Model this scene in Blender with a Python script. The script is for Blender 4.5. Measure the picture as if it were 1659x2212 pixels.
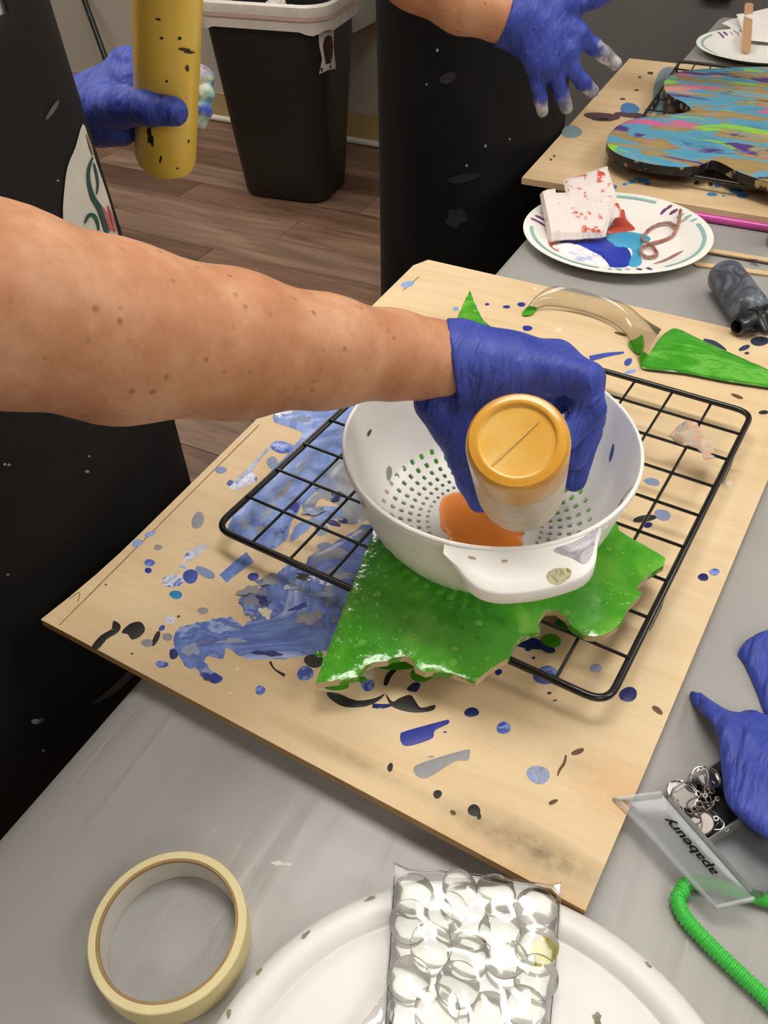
import bpy, bmesh, math, random
import numpy as np
from mathutils import Vector, Matrix, geometry
from mathutils.bvhtree import BVHTree
random.seed(7); RNG = np.random.default_rng(7)
for o in list(bpy.data.objects): bpy.data.objects.remove(o)
scene = bpy.context.scene
COL = scene.collection

# ------------------------------------------------------------------ camera
FPX, CX, CY = 1830.0, 829.5, 1106.0           # focal length and centre for a 1659 x 2212 image
PITCH, ROLL, YAW, CAMH = map(math.radians, (42.8, -1.9, 28.8, 0)); CAMH = 1.27
def _cam():
    p, r, y = PITCH, ROLL, YAW
    fwd = np.array([0, math.cos(p), -math.sin(p)]); up = np.array([0, math.sin(p), math.cos(p)]); rt = np.array([1., 0, 0])
    rt2 = math.cos(r)*rt + math.sin(r)*up; up2 = -math.sin(r)*rt + math.cos(r)*up
    Y = np.array([[math.cos(y), -math.sin(y), 0], [math.sin(y), math.cos(y), 0], [0, 0, 1]])
    return Y @ np.stack([rt2, up2, -fwd], 1)
CR = _cam(); CC = np.array([0, 0, CAMH])
cd = bpy.data.cameras.new('camera'); cam = bpy.data.objects.new('camera', cd); COL.objects.link(cam)
cd.sensor_fit = 'VERTICAL'; cd.sensor_height = 24; cd.sensor_width = 18; cd.lens = FPX/2212*24; cd.clip_start = .01
M4 = Matrix.Identity(4)
for i in range(3):
    for j in range(3): M4[i][j] = CR[i][j]
M4.translation = Vector(CC); cam.matrix_world = M4
scene.camera = cam
# ------------------------------------------------------------------ world + exposure
w = bpy.data.worlds.new('world'); scene.world = w; w.use_nodes = True
w.node_tree.nodes['Background'].inputs[0].default_value = (.9, .92, 1, 1); w.node_tree.nodes['Background'].inputs[1].default_value = .15
scene.view_settings.view_transform = 'Standard'; scene.view_settings.look = 'None'
scene.view_settings.gamma = 1; scene.view_settings.use_curve_mapping = False; scene.view_settings.exposure = 0.10
LAMP = 9.6                                     # strength of the ceiling panels
LAMP_SPOTS = [(-.35, .80), (-2.4, .80), (1.7, .80), (-2.4, -1.3), (1.7, -1.3), (-2.4, 2.5), (1.7, 2.5)]  # middle row inferred from highlights and shadows; corner panels added for softer, brighter light

# ------------------------------------------------------------------ picture point -> place in the room
def ray(u, v): return CR @ np.array([(u-CX)/FPX, -(v-CY)/FPX, -1.])
def P(u, v, z): d = ray(u, v); return CC + (z-CAMH)/d[2]*d
def PX(u, v, X): d = ray(u, v); return CC + X/d[0]*d
def PY(u, v, Y): d = ray(u, v); return CC + Y/d[1]*d
def PD(u, v, dep): return CC + dep*ray(u, v)

# ------------------------------------------------------------------ materials
def srgb(c):
    if isinstance(c, str): c = tuple(int(c[i:i+2], 16)/255 for i in (0, 2, 4))
    return tuple(x/12.92 if x <= .04045 else ((x+.055)/1.055)**2.4 for x in c) + (1,)
MATS = {}
def new_mat(name):
    m = bpy.data.materials.new(name); m.use_nodes = True; MATS[name] = m
    return m, m.node_tree.nodes, m.node_tree.links, m.node_tree.nodes['Principled BSDF']
def coords(N, L, scale=(1, 1, 1), kind='Object', rot=(0, 0, 0)):
    t = N.new('ShaderNodeTexCoord'); mp = N.new('ShaderNodeMapping'); mp.inputs['Scale'].default_value = scale; mp.inputs['Rotation'].default_value = rot
    L.new(t.outputs[kind], mp.inputs[0]); return mp.outputs[0]
def noise(N, L, vec, scale, detail=4, rough=.5, dist=0):
    n = N.new('ShaderNodeTexNoise'); n.inputs['Scale'].default_value = scale; n.inputs['Detail'].default_value = detail
    n.inputs['Roughness'].default_value = rough; n.inputs['Distortion'].default_value = dist
    if vec is not None: L.new(vec, n.inputs['Vector'])
    return n.outputs['Fac']
def ramp(N, L, fac, stops, interp='LINEAR'):
    r = N.new('ShaderNodeValToRGB'); r.color_ramp.interpolation = interp
    e = r.color_ramp.elements
    while len(e) < len(stops): e.new(.5)
    for q, (p, c) in zip(e, stops): q.position = p; q.color = srgb(c)
    L.new(fac, r.inputs[0]); return r.outputs[0]
def mix(N, L, fac, a, b, mode='MIX'):
    m = N.new('ShaderNodeMix'); m.data_type = 'RGBA'; m.blend_type = mode
    for s, x in ((m.inputs[0], fac), (m.inputs[6], a), (m.inputs[7], b)):
        if hasattr(x, 'is_linked'): L.new(x, s)
        elif isinstance(x, (int, float)): s.default_value = x
        else: s.default_value = srgb(x)
    return m.outputs[2]
def bump(N, L, B, h, strength=.3, dist=.001):
    b = N.new('ShaderNodeBump'); b.inputs['Strength'].default_value = strength; b.inputs['Distance'].default_value = dist
    L.new(h, b.inputs['Height']); L.new(b.outputs[0], B.inputs['Normal'])
def pm(name, col, rough=.5, metal=0, var=None, vscale=20, vfac=.5, bscale=None, bstr=.3, bdist=.001, coat=0, spec=.5, sss=0, stretch=(1, 1, 1), detail=4, vlo=.35, vhi=.65):
    if name in MATS: return MATS[name]
    m, N, L, B = new_mat(name)
    B.inputs['Roughness'].default_value = rough; B.inputs['Metallic'].default_value = metal
    B.inputs['Coat Weight'].default_value = coat; B.inputs['Coat Roughness'].default_value = .08
    B.inputs['Specular IOR Level'].default_value = spec; B.inputs['Base Color'].default_value = srgb(col)
    if sss: B.inputs['Subsurface Weight'].default_value = sss; B.inputs['Subsurface Radius'].default_value = (.012, .005, .003); B.inputs['Subsurface Scale'].default_value = .5
    v = coords(N, L, stretch)
    if var is not None:
        f = noise(N, L, v, vscale, detail); mr = N.new('ShaderNodeMapRange'); mr.inputs[1].default_value = vlo; mr.inputs[2].default_value = vhi; mr.inputs[4].default_value = vfac
        L.new(f, mr.inputs[0]); L.new(mix(N, L, mr.outputs[0], col, var), B.inputs['Base Color'])
    if bscale: bump(N, L, B, noise(N, L, v, bscale, 5), bstr, bdist)
    return m
def marble(name, stops, scale=30, dist=2.5, rough=.35, stretch=(1, 1, 1), coat=.2, bstr=.15, rot=(0, 0, 0), detail=5):
    if name in MATS: return MATS[name]
    m, N, L, B = new_mat(name); B.inputs['Roughness'].default_value = rough; B.inputs['Coat Weight'].default_value = coat
    v = coords(N, L, stretch, rot=rot); f = noise(N, L, v, scale, detail, .6, dist)
    L.new(ramp(N, L, f, stops), B.inputs['Base Color']); bump(N, L, B, f, bstr, .001); return m
def clear_film(name, tint='ffffff', gloss=.05, rough=.08, ior=1.45, diff=0., dcol='ffffff'):
    m = bpy.data.materials.new(name); m.use_nodes = True; N, L = m.node_tree.nodes, m.node_tree.links
    N.remove(N['Principled BSDF']); out = N['Material Output']
    t = N.new('ShaderNodeBsdfTransparent'); t.inputs[0].default_value = srgb(tint)
    g = N.new('ShaderNodeBsdfGlossy'); g.inputs['Roughness'].default_value = rough
    fr = N.new('ShaderNodeFresnel'); fr.inputs[0].default_value = ior
    ad = N.new('ShaderNodeMath'); ad.operation = 'ADD'; ad.inputs[1].default_value = gloss; ad.use_clamp = True; L.new(fr.outputs[0], ad.inputs[0])
    mx = N.new('ShaderNodeMixShader'); L.new(ad.outputs[0], mx.inputs[0]); L.new(t.outputs[0], mx.inputs[1]); L.new(g.outputs[0], mx.inputs[2])
    s = mx.outputs[0]
    if diff:
        d = N.new('ShaderNodeBsdfDiffuse'); d.inputs[0].default_value = srgb(dcol)
        m2 = N.new('ShaderNodeMixShader'); m2.inputs[0].default_value = diff; L.new(s, m2.inputs[1]); L.new(d.outputs[0], m2.inputs[2]); s = m2.outputs[0]
    L.new(s, out.inputs[0]); return m

# ------------------------------------------------------------------ mesh helpers
WLOC, MESH = {}, {}
def tag(o, label=None, cat=None, group=None, kind=None):
    for k, x in (('label', label), ('category', cat), ('group', group), ('kind', kind)):
        if x: o[k] = x
    return o
def mk(name, V, F, mat, parent=None, label=None, cat=None, group=None, kind=None, smooth=True, sharp=40, origin=None):
    V = np.asarray(V, float)
    if parent is not None: off = WLOC[parent.name]
    elif origin is not None: off = np.array(origin, float)
    else: off = np.array([(V[:, 0].min()+V[:, 0].max())/2, (V[:, 1].min()+V[:, 1].max())/2, V[:, 2].min()])
    me = bpy.data.meshes.new(name); me.from_pydata((V-off).tolist(), [], [tuple(int(i) for i in f) for f in F]); me.validate()
    bm = bmesh.new(); bm.from_mesh(me); bmesh.ops.recalc_face_normals(bm, faces=bm.faces); bm.to_mesh(me); bm.free()
    if smooth:
        me.shade_smooth()
        if sharp: me.set_sharp_from_angle(angle=math.radians(sharp))
    for mm in (mat if isinstance(mat, (list, tuple)) else [mat]): me.materials.append(mm)
    o = bpy.data.objects.new(name, me); COL.objects.link(o)
    if parent is not None: o.parent = parent
    else: o.location = off
    WLOC[o.name] = off; MESH[o.name] = (V, F)
    return tag(o, label, cat, group, kind)
def thing(name, loc, label, cat, group=None, kind=None):
    o = bpy.data.objects.new(name, None); COL.objects.link(o); o.location = loc; o.empty_display_size = .02
    WLOC[o.name] = np.array(loc, float); return tag(o, label, cat, group, kind)
def copy_obj(src, loc, rotz=0, label=None, parent=None, tilt=None):
    c = src.copy(); COL.objects.link(c); c.location = loc; c.rotation_euler = tilt if tilt else (0, 0, rotz); c.parent = parent
    if label: c['label'] = label
    return c
def join(*parts):
    V, F, n = [], [], 0
    for v, f in parts:
        V.append(np.asarray(v, float)); F += [tuple(i+n for i in q) for q in f]; n += len(v)
    return np.concatenate(V), F
def bvh(*objs):
    V, F = join(*[MESH[o.name] for o in objs]); return BVHTree.FromPolygons([Vector(v) for v in V], F)
def box(c, s, rz=0, bev=.0, seg=2):
    bm = bmesh.new(); bmesh.ops.create_cube(bm, size=1)
    for v in bm.verts: v.co = Vector((v.co.x*s[0], v.co.y*s[1], v.co.z*s[2]))
    if bev: bmesh.ops.bevel(bm, geom=bm.edges[:], offset=bev, segments=seg, affect='EDGES', profile=.5)
    R = Matrix.Rotation(rz, 3, 'Z'); bm.verts.ensure_lookup_table()
    V = [R @ v.co + Vector(c) for v in bm.verts]; F = [[v.index for v in f.verts] for f in bm.faces]; bm.free()
    return np.array(V), F
def catmull(pts, n=6, closed=False):
    p = np.array(pts, float); N = len(p); out = []
    for i in range(N if closed else N-1):
        if closed: a, b, c, d = p[(i-1) % N], p[i], p[(i+1) % N], p[(i+2) % N]
        else: a, b, c, d = p[max(i-1, 0)], p[i], p[i+1], p[min(i+2, N-1)]
        for t in np.arange(n)/n:
            out.append(.5*((2*b)+(c-a)*t+(2*a-5*b+4*c-d)*t*t+(3*b-a-3*c+d)*t**3))
    if not closed: out.append(p[-1])
    return np.array(out)
def tube(pts, r, n=8, closed=False):
    p = np.array(pts, float); N = len(p); r = np.broadcast_to(np.array(r, float), (N,))
    T = (np.roll(p, -1, 0)-np.roll(p, 1, 0)) if closed else np.gradient(p, axis=0)
    T = T/np.linalg.norm(T, axis=1)[:, None]
    u = np.cross(T[0], [0, 0, 1.]);
    if np.linalg.norm(u) < .1: u = np.cross(T[0], [1., 0, 0])
    V = []
    for i in range(N):
        u = u - T[i]*(u@T[i]); u /= np.linalg.norm(u); w_ = np.cross(T[i], u)
        for k in range(n):
            a = 2*math.pi*k/n; V.append(p[i]+r[i]*(u*math.cos(a)+w_*math.sin(a)))
    F = []
    for i in range(N if closed else N-1):
        j = (i+1) % N
        for k in range(n): l = (k+1) % n; F.append((i*n+k, i*n+l, j*n+l, j*n+k))
    if not closed: F.append(tuple(range(n-1, -1, -1))); F.append(tuple((N-1)*n+k for k in range(n)))
    return np.array(V), F
def frame(zd, xd=None):
    z = np.array(zd, float); z /= np.linalg.norm(z); x = np.array(xd if xd is not None else ([1, 0, 0] if abs(z[0]) < .9 else [0, 1, 0]), float)
    x -= z*(x@z); x /= np.linalg.norm(x); return np.stack([x, np.cross(z, x), z], 1)
def lathe(prof, n=48, o=(0, 0, 0), zd=(0, 0, 1), wob=None, sy=1):
    V, F, rows = [], [], []
    for r, z in prof:
        if r < 1e-6: rows.append([len(V)]); V.append((0, 0, z))
        else:
            rows.append(list(range(len(V), len(V)+n)))
            for k in range(n):
                a = 2*math.pi*k/n; q = r*(1+(wob(a, z) if wob else 0)); V.append((q*math.cos(a), q*sy*math.sin(a), z))
    for A, B in zip(rows, rows[1:]):
        for k in range(n):
            l = (k+1) % n
            if len(A) == 1 and len(B) == 1: continue
            if len(A) == 1: F.append((A[0], B[k], B[l]))
            elif len(B) == 1: F.append((A[k], A[l], B[0]))
            else: F.append((A[k], A[l], B[l], B[k]))
    return np.array(V) @ frame(zd).T + np.array(o), F
def inside(q, poly):
    x, y = q; c = False; n = len(poly); j = n-1
    for i in range(n):
        xi, yi = poly[i]; xj, yj = poly[j]
        if (yi > y) != (yj > y) and x < (xj-xi)*(y-yi)/(yj-yi)+xi: c = not c
        j = i
    return c
def edge_dist(Q, poly):
    A = np.array(poly); B = np.roll(A, -1, 0); D = B-A
    t = np.clip(((Q[:, None]-A)*D).sum(2)/np.maximum((D**2).sum(1), 1e-18), 0, 1)
    return np.linalg.norm(Q[:, None]-A-t[..., None]*D, axis=2).min(1)
def fill(poly, step):
    """triangles inside a closed 2-D outline, with inner points on a grid"""
    poly = np.array(poly, float)[:, :2]; lo, hi = poly.min(0), poly.max(0); pts = []
    for i, x in enumerate(np.arange(lo[0]+step/2, hi[0], step)):
        for y in np.arange(lo[1]+step/2*(1+i % 2), hi[1], step): pts.append((x, y))
    if pts:
        Q = np.array(pts); Q = Q[np.array([inside(q, poly) for q in Q])]
        if len(Q): Q = Q[edge_dist(Q, poly) > step*.35]
    else: Q = np.zeros((0, 2))
    A = [Vector(p) for p in poly]+[Vector(p) for p in Q]
    r = geometry.delaunay_2d_cdt(A, [], [list(range(len(poly)))], 1, 1e-9)
    return np.array([(v.x, v.y) for v in r[0]]), [tuple(f) for f in r[2]]
def wave2(Q, s, seed=0):
    rg = np.random.default_rng(seed); o = np.zeros(len(Q))
    for k in range(6):
        a = rg.uniform(0, 6.28); f = s*rg.uniform(.6, 1.9); o += np.sin((Q[:, 0]*math.cos(a)+Q[:, 1]*math.sin(a))*f+rg.uniform(0, 6.28))/(1+.4*k)
    return o/2.5
def film(poly, zf, h, edge, step, nz=0, ns=300, seed=0):
    """low raised film (paint) on a surface z = zf(x, y)"""
    Q, F = fill(poly, step); d = edge_dist(Q, np.array(poly)[:, :2]); t = np.clip(d/edge, 0, 1)
    hh = h*np.sqrt(1-(1-t)**2)+nz*wave2(Q, ns, seed)*t
    z = np.array([zf(x, y) for x, y in Q])+hh+2e-4
    return np.c_[Q, z], F
def pad(poly, zf, h, edge, step, nz=0, ns=100, seed=0, under=.0005):
    """closed soft body with a flat underside (gloves, cloths)"""
    Q, F = fill(poly, step); d = edge_dist(Q, np.array(poly)[:, :2]); t = np.clip(d/edge, 0, 1)
    zb = np.array([zf(x, y) for x, y in Q]); z = zb+under+h*np.sqrt(1-(1-t)**2)+nz*wave2(Q, ns, seed)*t
    n = len(Q); V = np.concatenate([np.c_[Q, z], np.c_[Q, zb]])
    cnt = {}
    for f in F:
        for a, b in zip(f, f[1:]+f[:1]): cnt[(a, b)] = 1
    E = [(a, b) for a, b in cnt if (b, a) not in cnt]
    return V, F+[tuple(i+n for i in f[::-1]) for f in F]+[(b, a, a+n, b+n) for a, b in E]
def prism(poly, z0, z1, bev=.0):
    n = len(poly); zz = (lambda z, p: z(p[0], p[1]) if callable(z) else z)
    V = [(p[0], p[1], zz(z0, p)) for p in poly]+[(p[0], p[1], zz(z1, p)) for p in poly]
    F = [tuple(range(n-1, -1, -1)), tuple(range(n, 2*n))]+[(i, (i+1) % n, (i+1) % n+n, i+n) for i in range(n)]
    return np.array(V), F
def stroke(pts, wd, n=4):
    """outline of a thick line; wd a number or one per point"""
    p = np.array(pts, float); w_ = np.broadcast_to(np.array(wd, float), (len(p),))
    c = catmull(np.c_[p, w_], n); q, w2 = c[:, :2], c[:, 2]
    T = np.gradient(q, axis=0); T /= np.maximum(np.linalg.norm(T, axis=1), 1e-9)[:, None]; Nn = np.c_[-T[:, 1], T[:, 0]]
    return np.concatenate([q+Nn*w2[:, None]/2, (q-Nn*w2[:, None]/2)[::-1]])
def oval(u, v, ru, rv, ang=0, n=20, wob=.08, seed=None):
    rg = np.random.default_rng(int(abs(u*31+v*17)) if seed is None else seed); a = np.arange(n)/n*2*math.pi
    k = 1+wob*(np.sin(2*a+rg.uniform(0, 6))+.7*np.sin(3*a+rg.uniform(0, 6))+(.9*np.sin(5*a+rg.uniform(0, 6)) if wob > .15 else 0))*.7
    x, y = ru*k*np.cos(a), rv*k*np.sin(a); t = math.radians(ang)
    return np.c_[u+x*math.cos(t)-y*math.sin(t), v+x*math.sin(t)+y*math.cos(t)]
def decal(name, parent, poly_px, tree, mat, step=10, off=.0005, **kw):
    """thin layer of paint or print lying on the surface that the outline falls on"""
    Q, F = fill(poly_px, step); V, ok = [], []
    for u, v in Q:
        d = Vector(ray(u, v)).normalized(); h = tree.ray_cast(Vector(CC), d)
        if h[0] is None: V.append((0, 0, 0)); ok.append(False)
        else:
            nn = h[1] if h[1].dot(d) < 0 else -h[1]
            V.append(tuple(h[0]+nn*off)); ok.append(True)
    V = np.array(V); F = [f for f in F if all(ok[i] for i in f) and max(np.linalg.norm(V[f[0]]-V[f[1]]), np.linalg.norm(V[f[1]]-V[f[2]]), np.linalg.norm(V[f[0]]-V[f[2]])) < .08]
    if not F: return None
    us = sorted({i for f in F for i in f}); ix = {q: k for k, q in enumerate(us)}
    return mk(name, V[us], [tuple(ix[i] for i in f) for f in F], mat, parent, **kw)

# smooth bodies: blended round cones on a grid, turned into a surface
class Field:
    def __init__(s, lo, hi, h):
        s.lo, s.h = np.array(lo, float), h; n = np.ceil((np.array(hi)-s.lo)/h).astype(int)+1
        s.F = np.full(n, 9., np.float32); s.ax = [(s.lo[i]+h*np.arange(n[i])).astype(np.float32) for i in range(3)]
    def sub(s, lo, hi):
        a = np.clip(np.floor((np.array(lo)-s.lo)/s.h).astype(int), 0, np.array(s.F.shape)-1); b = np.clip(np.ceil((np.array(hi)-s.lo)/s.h).astype(int)+1, 1, s.F.shape)
        sl = tuple(slice(a[i], b[i]) for i in range(3))
        return sl, s.ax[0][sl[0]][:, None, None], s.ax[1][sl[1]][None, :, None], s.ax[2][sl[2]][None, None, :]
    def put(s, sl, d, k):
        a = s.F[sl]
        if k: h = np.maximum(k-np.abs(a-d), 0)/k; s.F[sl] = np.minimum(a, d)-h*h*k*.25
        else: s.F[sl] = np.minimum(a, d)
    def cap(s, a, b, ra, rb, k=.01):
        a, b = np.array(a, float), np.array(b, float); m = max(ra, rb)+k+3*s.h+.01
        sl, X, Y, Z = s.sub(np.minimum(a, b)-m, np.maximum(a, b)+m); D = b-a; L2 = max(D@D, 1e-12)
        t = np.clip(((X-a[0])*D[0]+(Y-a[1])*D[1]+(Z-a[2])*D[2])/L2, 0, 1)
        d = np.sqrt((X-a[0]-t*D[0])**2+(Y-a[1]-t*D[1])**2+(Z-a[2]-t*D[2])**2)-(ra+t*(rb-ra)); s.put(sl, d.astype(np.float32), k)
    def chain(s, pts, rs, k=.01):
        for i in range(len(pts)-1): s.cap(pts[i], pts[i+1], rs[i], rs[i+1], k)
    def ell(s, c, r, k=.01, rz=0):
        c, r = np.array(c, float), np.array(r, float); m = r.max()+k+3*s.h+.01
        sl, X, Y, Z = s.sub(c-m, c+m); x, y, z = X-c[0], Y-c[1], Z-c[2]; cs, sn = math.cos(rz), math.sin(rz); x, y = x*cs+y*sn, -x*sn+y*cs
        k0 = np.sqrt((x/r[0])**2+(y/r[1])**2+(z/r[2])**2); k1 = np.sqrt((x/r[0]**2)**2+(y/r[1]**2)**2+(z/r[2]**2)**2)
        s.put(sl, (k0*(k0-1)/np.maximum(k1, 1e-6)).astype(np.float32), k)
    def cut(s, p, n):
        p, n = np.array(p), np.array(n)/np.linalg.norm(n)
        s.F = np.maximum(s.F, ((s.ax[0]-p[0])*n[0])[:, None, None]+((s.ax[1]-p[1])*n[1])[None, :, None]+((s.ax[2]-p[2])*n[2])[None, None, :]).astype(np.float32)
    def merge(s, o, k):
        h = np.maximum(k-np.abs(s.F-o.F), 0)/k; s.F = np.minimum(s.F, o.F)-h*h*k*.25
    def mesh(s):
        F = s.F; I = F < 0; n = F.shape
        cnt = sum(I[i:n[0]-1+i, j:n[1]-1+j, k:n[2]-1+k].astype(np.int8) for i in (0, 1) for j in (0, 1) for k in (0, 1))
        act = np.argwhere((cnt > 0) & (cnt < 8)); idx = -np.ones((n[0]-1, n[1]-1, n[2]-1), np.int64); idx[tuple(act.T)] = np.arange(len(act))
        acc = np.zeros((len(act), 3)); num = np.zeros(len(act)); cs = [(i, j, k) for i in (0, 1) for j in (0, 1) for k in (0, 1)]
        for a in cs:
            for ax in range(3):
                if a[ax]: continue
                b = list(a); b[ax] = 1
                fa = F[tuple((act+a).T)]; fb = F[tuple((act+b).T)]; m = (fa < 0) != (fb < 0)
                t = np.where(m, fa/np.where(m, fa-fb, 1), 0); q = act+np.array(a, float); q[:, ax] += t
                acc[m] += q[m]; num[m] += 1
        V = s.lo+s.h*acc/num[:, None]; faces = []
        for ax in range(3):
            b, c = [(1, 2), (2, 0), (0, 1)][ax]
            sa = [slice(None)]*3; sb = [slice(None)]*3; sa[ax] = slice(0, n[ax]-1); sb[ax] = slice(1, n[ax])
            E = np.argwhere(I[tuple(sa)] != I[tuple(sb)]); E = E[(E[:, b] > 0) & (E[:, c] > 0) & (E[:, b] < n[b]-1) & (E[:, c] < n[c]-1)]
            flip = I[tuple(E.T)]; q = []
            for db, dc in ((1, 1), (0, 1), (0, 0), (1, 0)):
                g = E.copy(); g[:, b] -= db; g[:, c] -= dc; q.append(idx[tuple(g.T)])
            q = np.stack(q, 1); q[~flip] = q[~flip][:, ::-1]; faces.append(q)
        return V, np.concatenate(faces).tolist()

# ------------------------------------------------------------------ shared materials
M_floor_gap = pm('floor gap', '4a3a30', .8)
M_wall = pm('wall paint', 'b3aca0', .75, var='aaa396', vscale=3, bscale=200, bstr=.05)
M_tan = pm('tan baseboard', 'b49a6a', .6, var='a58b5c', vscale=9)
M_white = pm('white moulding', 'e6e2da', .5)
M_black_wire = pm('black enamel wire', '131214', .28, coat=.3, bscale=300, bstr=.05)
M_black = pm('black apron cloth', '100f11', .72, var='1b1a1c', vscale=14, bscale=900, bstr=.2, spec=.3)
M_black2 = pm('worn black apron cloth', '0f0e10', .75, var='26252a', vscale=9, vfac=.6, vlo=.55, vhi=.9, bscale=900, bstr=.2, spec=.25)
M_pen = pm('pencil', '8e7550', .7)
def plank_mat():
    m, N, L, B = new_mat('rustic vinyl plank'); B.inputs['Roughness'].default_value = .5
    oi = N.new('ShaderNodeObjectInfo'); v = coords(N, L, (1.2, 9, 9)); ad = N.new('ShaderNodeVectorMath'); ad.operation = 'ADD'
    cb = N.new('ShaderNodeCombineXYZ'); ml = N.new('ShaderNodeMath'); ml.operation = 'MULTIPLY'; ml.inputs[1].default_value = 97; L.new(oi.outputs['Random'], ml.inputs[0])
    for i in range(3): L.new(ml.outputs[0], cb.inputs[i])
    L.new(v, ad.inputs[0]); L.new(cb.outputs[0], ad.inputs[1])
    f = noise(N, L, ad.outputs[0], 2.3, 6, .62, .6)
    c1 = ramp(N, L, f, [(.25, '5a463a'), (.45, '7d6352'), (.6, '937663'), (.78, 'ab8d77')])
    c2 = ramp(N, L, oi.outputs['Random'], [(0, 'b9a79b'), (.5, 'e8dace'), (1, 'ffffff')])
    L.new(mix(N, L, 1, c1, c2, 'MULTIPLY'), B.inputs['Base Color']); bump(N, L, B, f, .1, .001); return m
M_plank = plank_mat()
def ply_mat(name, base, dark, grain=(4, 34, 4), smudge=()):
    m, N, L, B = new_mat(name); B.inputs['Roughness'].default_value = .55
    v = coords(N, L, grain); f = noise(N, L, v, 1.5, 5, .55, .8)
    col = ramp(N, L, f, [(.3, dark), (.55, base), (.8, base)])
    big = noise(N, L, coords(N, L), 7, 3); col = mix(N, L, .35, col, ramp(N, L, big, [(.35, dark), (.6, base)]))
    for (x, y, rx, ry, rz, c, fac) in smudge:
        t = N.new('ShaderNodeTexCoord'); mp = N.new('ShaderNodeMapping'); mp.vector_type = 'TEXTURE'
        mp.inputs['Location'].default_value = (x, y, 0); mp.inputs['Scale'].default_value = (rx, ry, 9); mp.inputs['Rotation'].default_value = (0, 0, rz); L.new(t.outputs['Object'], mp.inputs[0])
        g = N.new('ShaderNodeTexGradient'); g.gradient_type = 'SPHERICAL'; L.new(mp.outputs[0], g.inputs[0])
        nn = noise(N, L, coords(N, L), 90, 4, .7); mu = N.new('ShaderNodeMath'); mu.operation = 'MULTIPLY'; L.new(g.outputs['Fac'], mu.inputs[0]); L.new(nn, mu.inputs[1])
        m2 = N.new('ShaderNodeMath'); m2.operation = 'MULTIPLY'; m2.use_clamp = True; m2.inputs[1].default_value = fac; L.new(mu.outputs[0], m2.inputs[0])
        col = mix(N, L, m2.outputs[0], col, c)
    L.new(col, B.inputs['Base Color']); bump(N, L, B, noise(N, L, coords(N, L, (20, 120, 20)), 3, 4), .12, .0006); return m
def glove_mat(name, paint=None):
    m, N, L, B = new_mat(name); B.inputs['Roughness'].default_value = .48; B.inputs['Specular IOR Level'].default_value = .35
    v = coords(N, L); f = noise(N, L, v, 28, 4, .5, .4); col = ramp(N, L, f, [(.3, '30409a'), (.6, '4050b0'), (.8, '4e5ebd')])
    if paint:
        at = N.new('ShaderNodeAttribute'); at.attribute_name = 'paint'
        n2 = noise(N, L, v, 70, 5, .65); a2 = N.new('ShaderNodeMath'); a2.operation = 'ADD'; L.new(at.outputs['Fac'], a2.inputs[0]); L.new(n2, a2.inputs[1])
        mr = N.new('ShaderNodeMapRange'); mr.inputs[1].default_value = .88; mr.inputs[2].default_value = 1.2; L.new(a2.outputs[0], mr.inputs[0])
        col = mix(N, L, mr.outputs[0], col, ramp(N, L, noise(N, L, v, 45, 4), paint))
    L.new(col, B.inputs['Base Color'])
    w1 = noise(N, L, coords(N, L, (2.2, .45, .9), rot=(.4, .6, .5)), 46, 3, .5, .3); bump(N, L, B, w1, .8, .009); return m
M_glove = glove_mat('blue nitrile glove')
def skin_mat():
    m, N, L, B = new_mat('freckled skin'); B.inputs['Roughness'].default_value = .5; B.inputs['Subsurface Weight'].default_value = .12
    B.inputs['Subsurface Radius'].default_value = (.01, .004, .002); B.inputs['Subsurface Scale'].default_value = .4; B.inputs['Specular IOR Level'].default_value = .35
    v = coords(N, L); base = ramp(N, L, noise(N, L, v, 22, 5, .6), [(.3, 'b87c58'), (.5, 'cb926d'), (.72, 'deae8b')])
    sp = N.new('ShaderNodeTexVoronoi'); sp.inputs['Scale'].default_value = 95; L.new(v, sp.inputs['Vector'])
    pick = noise(N, L, v, 40, 2); th = N.new('ShaderNodeMapRange'); th.inputs[1].default_value = .10; th.inputs[2].default_value = .22; th.inputs[3].default_value = 1; th.inputs[4].default_value = 0; L.new(sp.outputs['Distance'], th.inputs[0])
    pk = N.new('ShaderNodeMapRange'); pk.inputs[1].default_value = .46; pk.inputs[2].default_value = .60; L.new(pick, pk.inputs[0])
    mu = N.new('ShaderNodeMath'); mu.operation = 'MULTIPLY'; L.new(th.outputs[0], mu.inputs[0]); L.new(pk.outputs[0], mu.inputs[1])
    m3 = N.new('ShaderNodeMath'); m3.operation = 'MULTIPLY'; m3.inputs[1].default_value = .72; L.new(mu.outputs[0], m3.inputs[0])
    L.new(mix(N, L, m3.outputs[0], base, '8d5a3b'), B.inputs['Base Color'])
    bump(N, L, B, noise(N, L, coords(N, L, (1, 1, 1)), 320, 6, .7), .25, .0012); return m
M_skin = skin_mat()

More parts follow.
